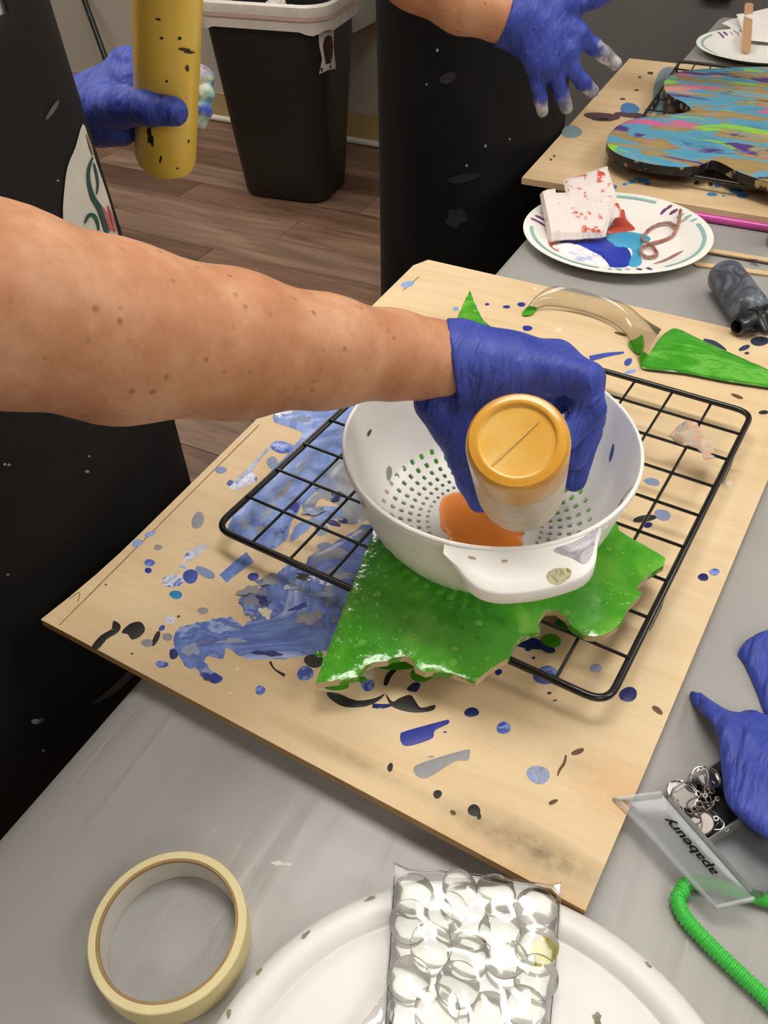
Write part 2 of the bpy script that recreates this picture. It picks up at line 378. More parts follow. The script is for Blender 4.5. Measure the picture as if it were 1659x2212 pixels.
# ------------------------------------------------------------------ the room
Y_WALL = 3.165
fl = mk('floor', *box((-.8, .4, -.06), (8.2, 6.2, .1)), M_floor_gap, kind='structure', smooth=False)
pv, pf = box((0, 0, 0), (1.218, .148, .01), bev=.0012, seg=1)
pl0 = None; PW, PLN = .15, 1.22
for r in range(26):
    y = Y_WALL - .085 - r*PW; off = (r*.437) % 1 * PLN
    for c in range(6):
        x = -4.9 + off + c*PLN
        if pl0 is None:
            me_o = mk('plank', pv, pf, M_plank, origin=(0, 0, 0)); pl0 = me_o
            me_o.parent = fl; me_o.location = Vector((x, y, -.0055)) - fl.location
        else: copy_obj(pl0, Vector((x, y, -.0055)) - fl.location, parent=fl)
mk('wall_back', *box((-.8, Y_WALL+.05, 1.3), (8.2, .1, 2.7)), M_wall, kind='structure', smooth=False)
mk('wall_left', *box((-4.85, .4, 1.3), (.1, 6.2, 2.7)), M_wall, kind='structure', smooth=False)
mk('wall_right', *box((3.25, .4, 1.3), (.1, 6.2, 2.7)), M_wall, kind='structure', smooth=False)
mk('wall_front', *box((-.8, -2.65, 1.3), (8.2, .1, 2.7)), M_wall, kind='structure', smooth=False)
mk('ceiling', *box((-.8, .4, 2.68), (8.2, 6.2, .06)), pm('ceiling tile', 'e9e6df', .8), kind='structure', smooth=False)
mk('baseboard_back', *box((-.8, Y_WALL-.006, .07), (8, .012, .1), bev=.002), M_tan, kind='structure', smooth=False)
mk('trim_1', *tube([(-4.7, Y_WALL-.013, .013), (3.1, Y_WALL-.013, .013)], .013, 10), M_white, kind='structure')
m, N, L, B = new_mat('lamp diffuser'); B.inputs['Base Color'].default_value = (1, 1, 1, 1); B.inputs['Emission Color'].default_value = (1, .965, .9, 1); B.inputs['Emission Strength'].default_value = LAMP
M_lamp = m
for i, (x, y) in enumerate(LAMP_SPOTS):
    t = thing('ceiling_light', (x, y, 2.6), 'unseen white rectangular ceiling light panel with glowing diffuser', 'ceiling light', 'ceiling light panels')
    V, F = join(box((x, y-.32, 2.615), (1.28, .04, .06)), box((x, y+.32, 2.615), (1.28, .04, .06)), box((x-.62, y, 2.615), (.04, .6, .06)), box((x+.62, y, 2.615), (.04, .6, .06)))
    mk('frame', V, F, M_white, t, smooth=False)
    mk('diffuser', *box((x, y, 2.625), (1.2, .6, .008)), M_lamp, t, smooth=False)

# trash can
def rrect(hx, hy, r, n=6):
    out = []
    for sx, sy, a0 in ((1, 1, 0), (-1, 1, 90), (-1, -1, 180), (1, -1, 270)):
        for k in range(n+1):
            a = math.radians(a0+90*k/n); out.append((sx*(hx-r)+r*math.cos(a), sy*(hy-r)+r*math.sin(a)))
    return np.array(out)
def loft(secs, cap0=True, cap1=True):
    """secs: list of equal-length closed rings of 3-D points"""
    n = len(secs[0]); V = np.concatenate([np.array(s) for s in secs]); F = []
    for i in range(len(secs)-1):
        for k in range(n): l = (k+1) % n; F.append((i*n+k, i*n+l, (i+1)*n+l, (i+1)*n+k))
    if cap0: F.append(tuple(range(n-1, -1, -1)))
    if cap1: F.append(tuple((len(secs)-1)*n+k for k in range(n)))
    return V, F
CAN = np.array([-1.79, 2.655]); crot = math.radians(7); CRM = np.array([[math.cos(crot), -math.sin(crot)], [math.sin(crot), math.cos(crot)]])
def can_ring(t, grow=0, z=None, H=.635):
    hx, hy = .165+.058*t+grow, .125+.045*t+grow; q = rrect(hx, hy, .06+.02*t) @ CRM.T + CAN
    return np.c_[q, np.full(len(q), H*t if z is None else z)]
can = thing('trash_can', (CAN[0], CAN[1], 0), 'tall tapered black plastic trash can lined with a white bag', 'trash can')
M_can = pm('black plastic bin', '171614', .42, bscale=500, bstr=.12)
body = mk('body', *loft([can_ring(.0, -.012, 0.001), can_ring(0, 0, .014)]+[can_ring(t) for t in (.15, .4, .7, 1)]+[can_ring(1, -.012), can_ring(.7, -.012), can_ring(.02, -.012, .03)]), M_can, can)
lin = [can_ring(.97, -.014, .60), can_ring(1, -.013, .632), can_ring(1, .008, .652), can_ring(1, .016, .645), can_ring(1, .018, .625), can_ring(1, .013, .600), can_ring(.95, .013, .572)]
for q in lin[4:]: q[:, 2] += .006*np.sin(np.arange(len(q))*1.3)
mk('bag_liner', *loft(lin, False, False), pm('white bin bag', 'd9d3ca', .4, var='c8beb2', vscale=20), can, label='white plastic bag folded over the can rim')
mk('bag_band', *loft([can_ring(1, .0195, .620), can_ring(1, .0175, .608)], False, False), pm('pale red print', 'd3b8aa', .6), can)
def crumple(c, r, seed, k=.35, sz=(1, 1, .7)):
    bm = bmesh.new(); bmesh.ops.create_icosphere(bm, subdivisions=3, radius=1); rg = np.random.default_rng(seed)
    Q = np.array([v.co for v in bm.verts]); d = np.zeros(len(Q))
    for i in range(9):
        n_ = rg.normal(size=3); n_ /= np.linalg.norm(n_); d += np.abs(np.sin(Q@n_*rg.uniform(3, 8)+rg.uniform(0, 6)))*k/3
    V = Q*(1-d[:, None]*.6)*r*np.array(sz)+np.array(c); F = [[v.index for v in f.verts] for f in bm.faces]; bm.free(); return V, F
for i, (u, v, z, r, colr, lab) in enumerate([(455, 8, .59, .07, 'e9e6df', 'crumpled white paper in the black trash can beside the yellow wrapper'), (525, 2, .60, .05, 'd9a93c', 'crumpled yellow wrapper lying in the black trash can'),
        (600, 5, .60, .075, 'e4e0da', 'crumpled white tissue in the middle of the black trash can'), (675, -8, .60, .06, 'f0ece6', 'white tissue piled against the right rim of the black trash can'), (560, -45, .59, .08, 'cfc8bd', 'grey-white paper wad deep in the trash can')]):
    c = P(u, v-12, z+.01); lq = np.array([(-.130, -.060), (-.040, -.070), (.055, -.050), (.140, -.030), (-.04, .055)][i])@CRM.T+CAN; c = [lq[0], lq[1]]; r = (.050, .036, .048, .036, .055)[i]; mk('paper_wad', *crumple((c[0], c[1], z), r, 40+i), pm('wad %d' % i, colr, .8), None, lab, 'waste paper', 'waste in the trash can', smooth=False)
tb = bvh(body)
st = decal('sticker', can, [(686, 60), (721, 49), (724, 148), (688, 160)], tb, pm('sticker white', 'c9c2bd', .5), 6, .003, label='white paper sticker with a dark red bottle picture')
if st:
    decal('sticker_picture', st, [(699, 82), (706, 75), (714, 78), (717, 95), (716, 120), (712, 136), (702, 138), (699, 118), (696, 98)], tb, pm('sticker dark red', '3a1618', .5), 6, .0042)
    decal('sticker_heading', st, [(689, 64), (719, 55), (719, 60), (689, 69)], tb, pm('sticker black', '222022', .5), 6, .0042)
    decal('sticker_footer', st, [(691, 146), (712, 139), (713, 147), (692, 154)], tb, MATS['sticker black'], 6, .0042)
    decal('sticker_accent', st, [(713, 118), (719, 115), (719, 128), (713, 132)], tb, pm('sticker red', 'a33a35', .5), 6, .0022)

# grey wall cabinet, leaning pole, steel cabinet
cb_ = thing('wall_cabinet', (-1.98, 3.0, .482), 'light grey cabinet hanging low on the back wall above the trash can', 'cabinet')
M_cab = pm('light grey laminate', 'b9b7b3', .5)
mk('carcass', *box((-1.98, 3.03, .75), (.656, .27, .536), bev=.004), M_cab, cb_)
mk('door', *box((-2.14, 2.888, .75), (.32, .016, .51), bev=.003), M_cab, cb_); mk('door', *box((-1.815, 2.888, .75), (.318, .016, .51), bev=.003), M_cab, cb_)
foot = P(287, 290, 0.01); foot[1] = min(foot[1], 3.0)
top_ = PY(165, -48, Y_WALL-.02); d_ = (top_-foot); topp = foot+d_*2.6
topp = foot+d_*((Y_WALL-.03-foot[1])/d_[1])
pole = thing('broom', tuple(foot), 'black broom pole leaning against the beige back wall', 'broom')
mk('pole', *tube([foot+d_*.04, topp], .0125, 10), pm('black pole', '14120f', .4), pole)
mk('brush', *box((foot[0], foot[1], .045), (.10, .04, .07), bev=.008), pm('broom bristle', '2a2622', .9), pole)
sc_ = thing('steel_cabinet', (.1, 2.75, 0), 'plain dark grey steel cabinet standing behind the far end of the table', 'cabinet')
M_steel = pm('dark grey paint', '6f6d6b', .45, var='686664', vscale=4)
mk('carcass', *box((.02, 2.83, .7), (2.1, .5, 1.4), bev=.006), M_steel, sc_)
mk('door', *box((-.51, 2.572, .72), (1.02, .018, 1.3), bev=.003), M_steel, sc_); d2 = mk('door', *box((.545, 2.572, .72), (1.02, .018, 1.3), bev=.003), M_steel, sc_)
hx = PY(1545, 4, 2.555); mk('handle', *box((hx[0], 2.552, hx[2]+.045), (.075, .022, .085), bev=.006), pm('dark handle', '221f1c', .4), d2)

# ------------------------------------------------------------------ table and cloth
TX0, TX1, TY0, TY1, TZ = -.346, .416, -.08, 2.36, .75
tb_ = thing('folding_table', (.035, 1.14, 0), 'long folding table under a grey plastic tablecloth', 'table')
mk('tabletop', *box((.035, 1.14, TZ-.018), (.74, 2.42, .03), bev=.006), pm('grey tabletop', '8c8a86', .5), tb_)
M_leg = pm('grey table steel', '55565a', .4, metal=.6)
for sx in (-.24, .31):
    for y in (.25, 2.05): mk('leg', *tube([(sx, y, .003), (sx, y, TZ-.034)], .014, 12), M_leg, tb_)
for y in (.25, 2.05): mk('crossbar', *tube([(-.24, y, .2), (.31, y, .2)], .009, 10), M_leg, tb_)
ZC = .7515
def cloth():
    xs = [TX0-.006]+list(np.linspace(TX0+.004, TX1-.004, 40))+[TX1+.006]; ys = [TY0-.006]+list(np.linspace(TY0+.004, TY1-.004, 110))+[TY1+.006]
    V = []; nx, ny = len(xs), len(ys)
    for j, y in enumerate(ys):
        for i, x in enumerate(xs):
            e = i in (0, nx-1) or j in (0, ny-1)
            V.append((x, y, ZC-(.006 if e else 0)))
    F = [(j*nx+i, j*nx+i+1, (j+1)*nx+i+1, (j+1)*nx+i) for j in range(ny-1) for i in range(nx-1)]
    ring = [i for i in range(nx)]+[j*nx+nx-1 for j in range(1, ny)]+[(ny-1)*nx+i for i in range(nx-2, -1, -1)]+[j*nx for j in range(ny-2, 0, -1)]
    prev = ring
    for k, dz in enumerate((.05, .12, .2)):
        cur = []
        for q, i in enumerate(ring):
            x, y, z = V[i]; a = .006*(k+1)*(.5+.5*math.sin(q*.7)); ox = (-a if x < TX0 else a if x > TX1 else 0); oy = (-a if y < TY0 else a if y > TY1 else 0)
            cur.append(len(V)); V.append((x+ox, y+oy, z-dz))
        for q in range(len(ring)): r_ = (q+1) % len(ring); F.append((prev[q], prev[r_], cur[r_], cur[q]))
        prev = cur
    return np.array(V), F
m, N, L, B = new_mat('grey vinyl cloth'); B.inputs['Roughness'].default_value = .34; B.inputs['Specular IOR Level'].default_value = .45
v = coords(N, L); L.new(ramp(N, L, noise(N, L, v, 4, 3), [(.3, '9e9c99'), (.7, 'a9a7a4')]), B.inputs['Base Color'])
n1 = noise(N, L, coords(N, L, (9, 1.2, 1), rot=(0, 0, .12)), 5, 3, .5, .5); n2 = noise(N, L, v, 900, 2)
ma = N.new('ShaderNodeMath'); ma.operation = 'MULTIPLY_ADD'; ma.inputs[1].default_value = .03; L.new(n2, ma.inputs[0]); L.new(n1, ma.inputs[2]); bump(N, L, B, ma.outputs[0], .22, .006)
tcl = mk('tablecloth', *cloth(), m, None, 'smooth grey plastic tablecloth spread over the long table', 'tablecloth')
mk('fold_line', *film(stroke([P(318, 1503, ZC)[:2], P(240, 1590, ZC)[:2], P(150, 1700, ZC)[:2]], [.0016, .002, .001]), lambda x, y: ZC, .0003, .0006, .004), MATS['grey vinyl cloth'], tcl)
mk('scuff', *film(oval(*P(607, 1866, ZC)[:2], .0055, .0016, 20, wob=.3), lambda x, y: ZC, .0002, .001, .002), pm('chalky scuff', 'd3d1ce', .7), tcl)

# ------------------------------------------------------------------ near plywood board with dried paint
def ZB(x, y): return .7605 + .013*np.clip((.36-y)/.13, 0, 1)**2
def BP(u, v):
    z = .7605
    for _ in range(6): q = P(u, v, z); z = ZB(q[0], q[1])
    return np.array([q[0], q[1]])
corner = [BP(88, 1338), BP(1262, 2003), np.array([.045, .925]), BP(925, 561), BP(893, 573)]
corner[1] = np.array([max(corner[1][0], .0), .224]); corner[1][0] = BP(1280, 1935)[0]-.001
ol = []
for a, b in zip(corner, corner[1:]+corner[:1]):
    n = max(2, int(np.linalg.norm(b-a)/.03))
    for k in range(n): ol.append(a+(b-a)*k/n)
Q, F = fill(ol, .03); n = len(Q); zt = np.array([ZB(*q) for q in Q])
cnt = {(a, b) for f in F for a, b in zip(f, f[1:]+f[:1])}; E = [(a, b) for a, b in cnt if (b, a) not in cnt]
V = np.concatenate([np.c_[Q, zt], np.c_[Q, zt-.0075]])
smc = lambda u, v: BP(u, v)
bo = np.array([(V[:, 0].min()+V[:, 0].max())/2, (V[:, 1].min()+V[:, 1].max())/2])
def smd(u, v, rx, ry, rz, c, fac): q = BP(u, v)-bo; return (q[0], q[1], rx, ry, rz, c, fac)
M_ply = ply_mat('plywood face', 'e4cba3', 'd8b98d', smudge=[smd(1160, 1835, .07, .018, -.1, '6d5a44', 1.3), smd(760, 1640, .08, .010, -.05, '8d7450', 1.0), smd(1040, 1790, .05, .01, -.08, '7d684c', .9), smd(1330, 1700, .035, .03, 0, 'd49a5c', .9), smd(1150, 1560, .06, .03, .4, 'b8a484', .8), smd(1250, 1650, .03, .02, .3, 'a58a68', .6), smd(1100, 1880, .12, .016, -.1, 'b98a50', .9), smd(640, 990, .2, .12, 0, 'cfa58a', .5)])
board = thing('plywood_board', (bo[0], bo[1], .7525), 'paint-splattered plywood board under the black wire rack and colander', 'board')
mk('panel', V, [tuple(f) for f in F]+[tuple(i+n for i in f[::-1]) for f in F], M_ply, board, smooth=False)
M_plyedge = ply_mat('plywood edge', 'b08a55', '8a6536', grain=(10, 10, 300))
EV = []; EF = []
for a, b in E:
    k = len(EV); EV += [V[a], V[b], V[b+n], V[a+n]]; EF.append((k, k+1, k+2, k+3))
mk('edge_ply', np.array(EV), EF, M_plyedge, board, smooth=False)
BLUE = [(.22, '6d7078'), (.36, '8a8d96'), (.42, '4a5fa8'), (.5, '6f8bd0'), (.56, '4d66b4'), (.63, 'a9bbe6'), (.7, '5470bd'), (.8, '2f3f86')]
PM = {
 'pour': marble('blue grey pour', BLUE, 11, 1.8, .4, detail=7), 'pour2': marble('light blue pour', [(.25, '8d8f98'), (.4, '6a86cc'), (.5, '8ea6df'), (.58, '5873bf'), (.68, '9a9ca5'), (.8, '4e67b0')], 11, 1.6, .42, (1, .5, 1), detail=7),
 'pour3': marble('grey pour', [(.3, '8b8c90'), (.5, '9fa2aa'), (.6, '6d86c4'), (.75, '7fa2b4')], 12, 1.5, .45, detail=7),
 'bm': marble('blue marble drop', [(.3, '2c3c92'), (.45, '4860b8'), (.55, '8ea2de'), (.65, '3d52ab'), (.8, '2a3880')], 55, 1.8), 'wm': marble('white marble drop', [(.3, '8f9099'), (.42, 'c7cbdc'), (.5, 'e4e8f5'), (.58, '4a60be'), (.66, 'c5cbe0'), (.8, '8a8b90')], 42, 1.6),
 'gm': marble('grey blue marble drop', [(.3, '7d8fc6'), (.5, '9aa6c6'), (.65, '8b8f99'), (.8, 'a9b8df')], 90, 2.5),
 'navy': pm('navy paint', '26306f', .3, var='1f2658', coat=.3), 'nblue': pm('deep blue paint', '2b379a', .45, var='242f86'), 'blue': pm('mid blue paint', '4256ab', .4, var='3a4b9c'), 'lblue': pm('pale blue paint', '8fa8dd', .5, var='7f97cf'),
 'gblue': pm('grey blue paint', '7e8fb5', .5, var='8d8f97'), 'grey': pm('metallic grey paint', '96969a', .5, var='88888c', vscale=300), 'teal': pm('teal paint', '2f86bd', .35), 'black': pm('black paint', '221f1d', .5, var='2f2b26'), 'brown': pm('brown paint', '6a4a2c', .6, var='4c3520'),
 'cream': pm('cream paint', 'eadfc2', .6), 'nblack': pm('blue black paint', '2b3145', .5, var='3a4470'), 'green': pm('wet green paint', '4aa91e', .12, var='3f9a1a', vscale=60, coat=.6)}
c5 = lambda x, y: (50+x/2.212, 880+y/2.212); c6 = lambda x, y: (650+x/2.074, 1400+y/2.074); c4 = lambda x, y: (650+x/1.952, 1000+y/1.952); c3 = lambda x, y: (800+x/1.931, 600+y/1.931); c0 = lambda x, y: (x, y)
def splat(name, poly_px, mt, h=.0007, step=.006, nz=0, smooth_n=0, jag=0):
    q = np.array([BP(u, v) for u, v in poly_px])
    if smooth_n: q = catmull(q, smooth_n, True)
    if jag:
        rg = np.random.default_rng(len(q)); d = q-q.mean(0); q = q+rg.normal(size=q.shape)*jag
    mk(name, *film(q, ZB, h, .003, step, nz, 500, len(q)), PM[mt], board)
big = [('pour', c5, [(715, 1110), (740, 1060), (830, 1030), (930, 1010), (1000, 1010), (1050, 1045), (1080, 1020), (1120, 1000), (1060, 960), (1030, 930), (1060, 890), (1140, 860), (1110, 830), (1200, 800), (1280, 750), (1400, 770), (1560, 800), (1640, 900), (1600, 1050), (1500, 1150), (1420, 1170), (1330, 1190), (1180, 1205), (1050, 1195), (970, 1150), (960, 1200), (880, 1190), (870, 1230), (950, 1290), (920, 1320), (860, 1290), (830, 1250), (780, 1240), (740, 1180)]),
       ('pour2', c5, [(980, 560), (1050, 470), (1100, 420), (1160, 330), (1280, 200), (1330, 120), (1200, 70), (1230, 20), (1400, 10), (1500, -40), (1640, -60), (1700, 60), (1560, 180), (1500, 250), (1400, 400), (1330, 470), (1280, 560), (1250, 640), (1190, 680), (1130, 670), (1060, 640), (1000, 610)]),
       ('pour3', c5, [(1330, 470), (1400, 390), (1500, 260), (1600, 200), (1720, 250), (1700, 480), (1560, 560), (1500, 470), (1420, 440), (1370, 520)]),
       ('pour', c5, [(1350, 760), (1400, 690), (1500, 640), (1640, 560), (1720, 640), (1640, 800), (1500, 840)]),
       ('pour2', c5, [(1280, 640), (1310, 560), (1400, 520), (1450, 470), (1540, 500), (1500, 530), (1400, 560), (1340, 600)])]
for mt, cf, pts in big: splat('paint_patch', [cf(*p) for p in pts], mt, .0012, .007, .0003, 5, .0007)
drops = [(c5, 945, 300, 27, 17, 0, 'gblue'), (c5, 835, 540, 30, 40, 20, 'grey'), (c5, 606, 606, 28, 11, -20, 'lblue'), (c5, 545, 650, 26, 18, -20, 'lblue'), (c5, 645, 670, 20, 14, 0, 'grey'), (c5, 604, 743, 25, 18, 0, 'bm'), (c5, 598, 780, 18, 13, 0, 'nblue'), (c5, 820, 695, 70, 22, -32, 'wm'), (c5, 765, 762, 22, 16, 0, 'wm'),
 (c5, 800, 808, 38, 33, 0, 'blue'), (c5, 870, 790, 50, 22, 25, 'gblue'), (c5, 715, 830, 50, 33, 0, 'wm'), (c5, 730, 896, 32, 20, 12, 'teal'), (c5, 860, 972, 25, 17, 0, 'grey'), (c5, 704, 1014, 24, 20, 0, 'wm'), (c5, 743, 1000, 8, 6, 0, 'brown'), (c5, 663, 1055, 17, 12, -30, 'blue'), (c5, 635, 1105, 14, 38, 25, 'black'), (c5, 592, 1126, 30, 18, 0, 'grey'), (c5, 690, 1098, 26, 18, 0, 'grey'),
 (c5, 720, 1180, 22, 24, 30, 'navy'), (c5, 663, 1228, 30, 18, 0, 'bm'), (c5, 1187, 1029, 23, 17, 0, 'green'), (c5, 1333, 1078, 38, 43, 20, 'green'), (c5, 1133, 1352, 25, 22, 0, 'bm'), (c5, 1348, 1272, 40, 35, 0, 'bm'), (c5, 1022, 1250, 9, 8, 0, 'cream'), (c5, 990, 1366, 7, 6, 0, 'cream'), (c5, 1190, 655, 30, 22, 0, 'bm'), (c5, 1440, 665, 35, 20, 0, 'gblue'), (c5, 1535, 540, 28, 18, 0, 'navy'), (c5, 1480, 553, 42, 13, 20, 'navy'), (c5, 1100, 810, 28, 19, 0, 'nblue'), (c5, 1425, 590, 35, 25, 0, 'gm'), (c5, 1190, 265, 25, 32, 0, 'gblue'), (c5, 1015, 565, 26, 26, 0, 'bm'), (c5, 990, 362, 16, 14, 0, 'blue'), (c5, 395, 848, 6, 4, 0, 'brown'), (c5, 520, 1178, 8, 4, -20, 'brown'),
 (c6, 300, 165, 32, 27, 0, 'bm'), (c6, 765, 288, 32, 22, 0, 'navy'), (c6, 908, 357, 30, 30, 0, 'bm'), (c6, 1063, 568, 52, 42, 0, 'gm'), (c6, 1466, 208, 40, 34, 0, 'navy'), (c6, 1322, 90, 25, 20, 0, 'gm'), (c6, 1098, 122, 55, 43, 0, 'bm'), (c6, 885, 108, 16, 14, 0, 'navy'), (c6, 612, 655, 20, 19, 0, 'black'), (c6, 776, 728, 28, 28, 0, 'black'), (c6, 798, 755, 10, 14, 0, 'black'), (c6, 400, 535, 13, 20, 10, 'black'), (c6, 682, 738, 14, 11, 40, 'brown'), (c6, 1240, 465, 30, 13, -20, 'brown'), (c6, 1130, 690, 24, 9, -25, 'brown'), (c6, 1597, 278, 30, 12, 35, 'brown'), (c6, 1113, 202, 10, 6, 0, 'navy'), (c6, 1138, 235, 10, 4, -10, 'navy'), (c6, 646, 377, 8, 4, 0, 'nblue'), (c6, 583, 487, 16, 4, 0, 'grey'), (c6, 1042, 44, 8, 6, 0, 'navy'), (c6, 1018, 5, 14, 10, 0, 'navy'), (c6, 1110, 8, 34, 14, 10, 'navy'),
 (c4, 150, 938, 58, 22, 0, 'green'), (c4, 510, 893, 52, 30, 0, 'green'), (c4, 400, 850, 110, 22, 0, 'green'), (c4, 1055, 750, 45, 28, 5, 'green'), (c4, 260, 915, 20, 14, 0, 'green'), (c4, 75, 810, 20, 16, 0, 'green'), (c4, 950, 755, 85, 28, 15, 'navy'), (c4, 285, 885, 28, 30, 0, 'cream'), (c4, 130, 955, 60, 12, 0, 'cream'), (c4, 1105, 680, 32, 26, 0, 'green'), (c4, 1480, 80, 35, 15, 10, 'gblue'), (c4, 1525, 220, 36, 22, 10, 'gblue'), (c4, 1450, 235, 50, 15, -10, 'black'), (c4, 1462, 262, 20, 12, 0, 'navy'), (c4, 1385, 110, 24, 14, 10, 'gblue'), (c4, 55, 835, 40, 30, 0, 'black'),
 (c3, 155, 27, 30, 12, -15, 'lblue'), (c3, 487, 111, 10, 5, 0, 'nblue'), (c3, 568, 122, 15, 7, 0, 'nblue'), (c3, 630, 112, 18, 9, 0, 'nblue'), (c3, 655, 211, 22, 11, 0, 'nblue'), (c3, 1075, 352, 13, 20, 40, 'blue'), (c3, 1085, 392, 25, 8, -15, 'lblue'), (c3, 1560, 293, 25, 10, -20, 'nblack'), (c3, 1625, 265, 40, 20, 0, 'nblack'), (c3, 357, 130, 12, 9, 0, 'lblue'), (c3, 785, 217, 14, 8, 0, 'cream'), (c3, 685, 47, 8, 5, 0, 'cream'), (c3, 1530, 495, 28, 7, 20, 'brown'), (c3, 1640, 562, 20, 9, 0, 'black'), (c3, 565, 230, 14, 6, 25, 'blue'), (c3, 1045, 235, 30, 6, 15, 'brown'), (c3, 1570, 315, 10, 6, 0, 'nblack'), (c3, 435, 120, 12, 8, 0, 'lblue'),
 (c0, 1519, 1247, 12, 8, 0, 'navy'), (c0, 1543, 1236, 11, 8, 0, 'bm'), (c0, 1590, 960, 5, 4, 0, 'brown'), (c0, 1574, 1045, 8, 6, 0, 'cream')]
for cf, x, y, rx, ry, an, mt in drops:
    s = (cf(1, 0)[0]-cf(0, 0)[0]); u, v = cf(x, y); splat('paint_drop', oval(u, v, rx*s, ry*s, an, 18), mt, .0008 if mt == 'green' else .0005, max(.003, rx*s*.0004*.6))
for x, y, rx, ry, an, mt in [(1150, 930, 36, 22, 20, 'navy'), (1215, 960, 34, 26, 0, 'bm'), (1085, 975, 26, 34, 10, 'bm'), (1370, 1010, 60, 30, -20, 'grey'), (1290, 870, 50, 16, 10, 'wm'), (1160, 985, 26, 30, 15, 'cream'), (1170, 1180, 60, 12, 5, 'navy'), (905, 1295, 40, 22, 15, 'nblue'), (800, 1160, 34, 40, 0, 'gm'), (1000, 1120, 60, 14, -8, 'gm'), (1080, 880, 46, 22, -20, 'grey'), (1180, 830, 50, 22, -15, 'grey'), (1430, 900, 70, 10, 4, 'gm'), (1320, 960, 40, 14, -15, 'nblue'),
    (1060, 560, 30, 24, 0, 'gm'), (1130, 590, 24, 18, 0, 'grey'), (1180, 500, 50, 20, -50, 'gm'), (1250, 400, 60, 14, -52, 'grey'), (1330, 280, 60, 12, -50, 'gm'), (1230, 600, 34, 16, -40, 'bm'), (1300, 480, 26, 18, -20, 'nblue'), (1440, 370, 40, 22, -30, 'gblue'), (1500, 430, 30, 22, 0, 'navy'), (1390, 500, 60, 16, -10, 'gm'), (1410, 560, 40, 20, 20, 'gblue'), (1400, 830, 60, 14, 20, 'wm'), (1340, 815, 40, 14, 10, 'black'), (1250, 30, 40, 18, -20, 'wm'), (1330, 60, 50, 16, -10, 'gblue')]:
    u, v = c5(x, y); q = np.array([BP(a, b) for a, b in oval(u, v, rx/2.212, ry/2.212, an, 24, .30)]); mk('paint_drop', *film(q, lambda x, y: ZB(x, y)+.0013, .0006, .003, .005), PM[mt], board)
for cf, mt, pts in [(c5, 'black', [(325, 1150), (370, 1090), (420, 1060), (430, 1020), (465, 1040), (455, 1075), (400, 1110), (360, 1155)]), (c5, 'black', [(470, 1075), (510, 1035), (560, 1025), (583, 1060), (560, 1095), (520, 1110), (500, 1085)]),
    (c6, 'black', [(115, 200), (170, 205), (250, 235), (330, 225), (375, 205), (350, 235), (290, 262), (200, 265), (140, 235)]), (c6, 'black', [(380, 205), (410, 240), (440, 225), (490, 210), (515, 240), (540, 268), (600, 255), (590, 280), (520, 290), (450, 280), (400, 255)]), (c6, 'navy', [(475, 182), (505, 155), (535, 160), (520, 195), (490, 195)]),
    (c6, 'nblue', [(445, 390), (470, 372), (640, 325), (662, 324), (660, 340), (600, 370), (592, 402), (540, 425), (475, 440), (450, 425)]), (c6, 'grey', [(505, 540), (540, 515), (740, 455), (755, 480), (745, 505), (690, 507), (600, 565), (550, 585), (515, 570)]),
    (c3, 'nblack', [(1390, 255), (1440, 265), (1485, 300), (1470, 315), (1430, 290), (1400, 275)]), (c5, 'wm', [(985, 385), (1030, 335), (1090, 310), (1120, 350), (1060, 380), (1010, 395)]), (c5, 'bm', [(1180, 190), (1210, 160), (1290, 180), (1280, 210), (1230, 220)]), (c6, 'black', [(370, 160), (385, 115), (420, 90), (432, 96), (405, 130), (385, 168)])]:
    splat('paint_stroke', [cf(*p) for p in pts], mt, .0006, .004, 0, 3)
for cf, mt, pts, wd in [(c5, 'gm', [(1040, 350), (1095, 285), (1150, 220), (1200, 180)], [40, 20, 12, 22]), (c5, 'pour', [(955, 820), (1020, 765), (1085, 715)], [50, 55, 60]), (c5, 'black', [(1180, 1215), (1200, 1250), (1250, 1282)], [14, 8, 16]), (c6, 'navy', [(320, 258), (360, 262), (405, 256)], [20, 22, 12]), (c6, 'brown', [(1187, 480), (1180, 515), (1158, 548), (1150, 575)], [9, 13, 12, 5]), (c3, 'blue', [(915, 338), (985, 322), (1058, 312)], [24, 18, 8]), (c5, 'bm', [(700, 1165), (740, 1150)], [12, 14])]:
    s = cf(1, 0)[0]-cf(0, 0)[0]; splat('paint_stroke', stroke([cf(*p) for p in pts], np.array(wd)*s), mt, .0006, .004)
for pts in ([(128, 1351), (350, 1128), (560, 918)], [(905, 598), (870, 628)], [(150, 1294), (172, 1280), (168, 1300)]):
    splat('pencil_line', stroke(pts, 2.2), None or 'pencil', .0001, .05) if 'pencil' in PM else (PM.__setitem__('pencil', M_pen), splat('pencil_line', stroke(pts, 2.2), 'pencil', .0001, .05))

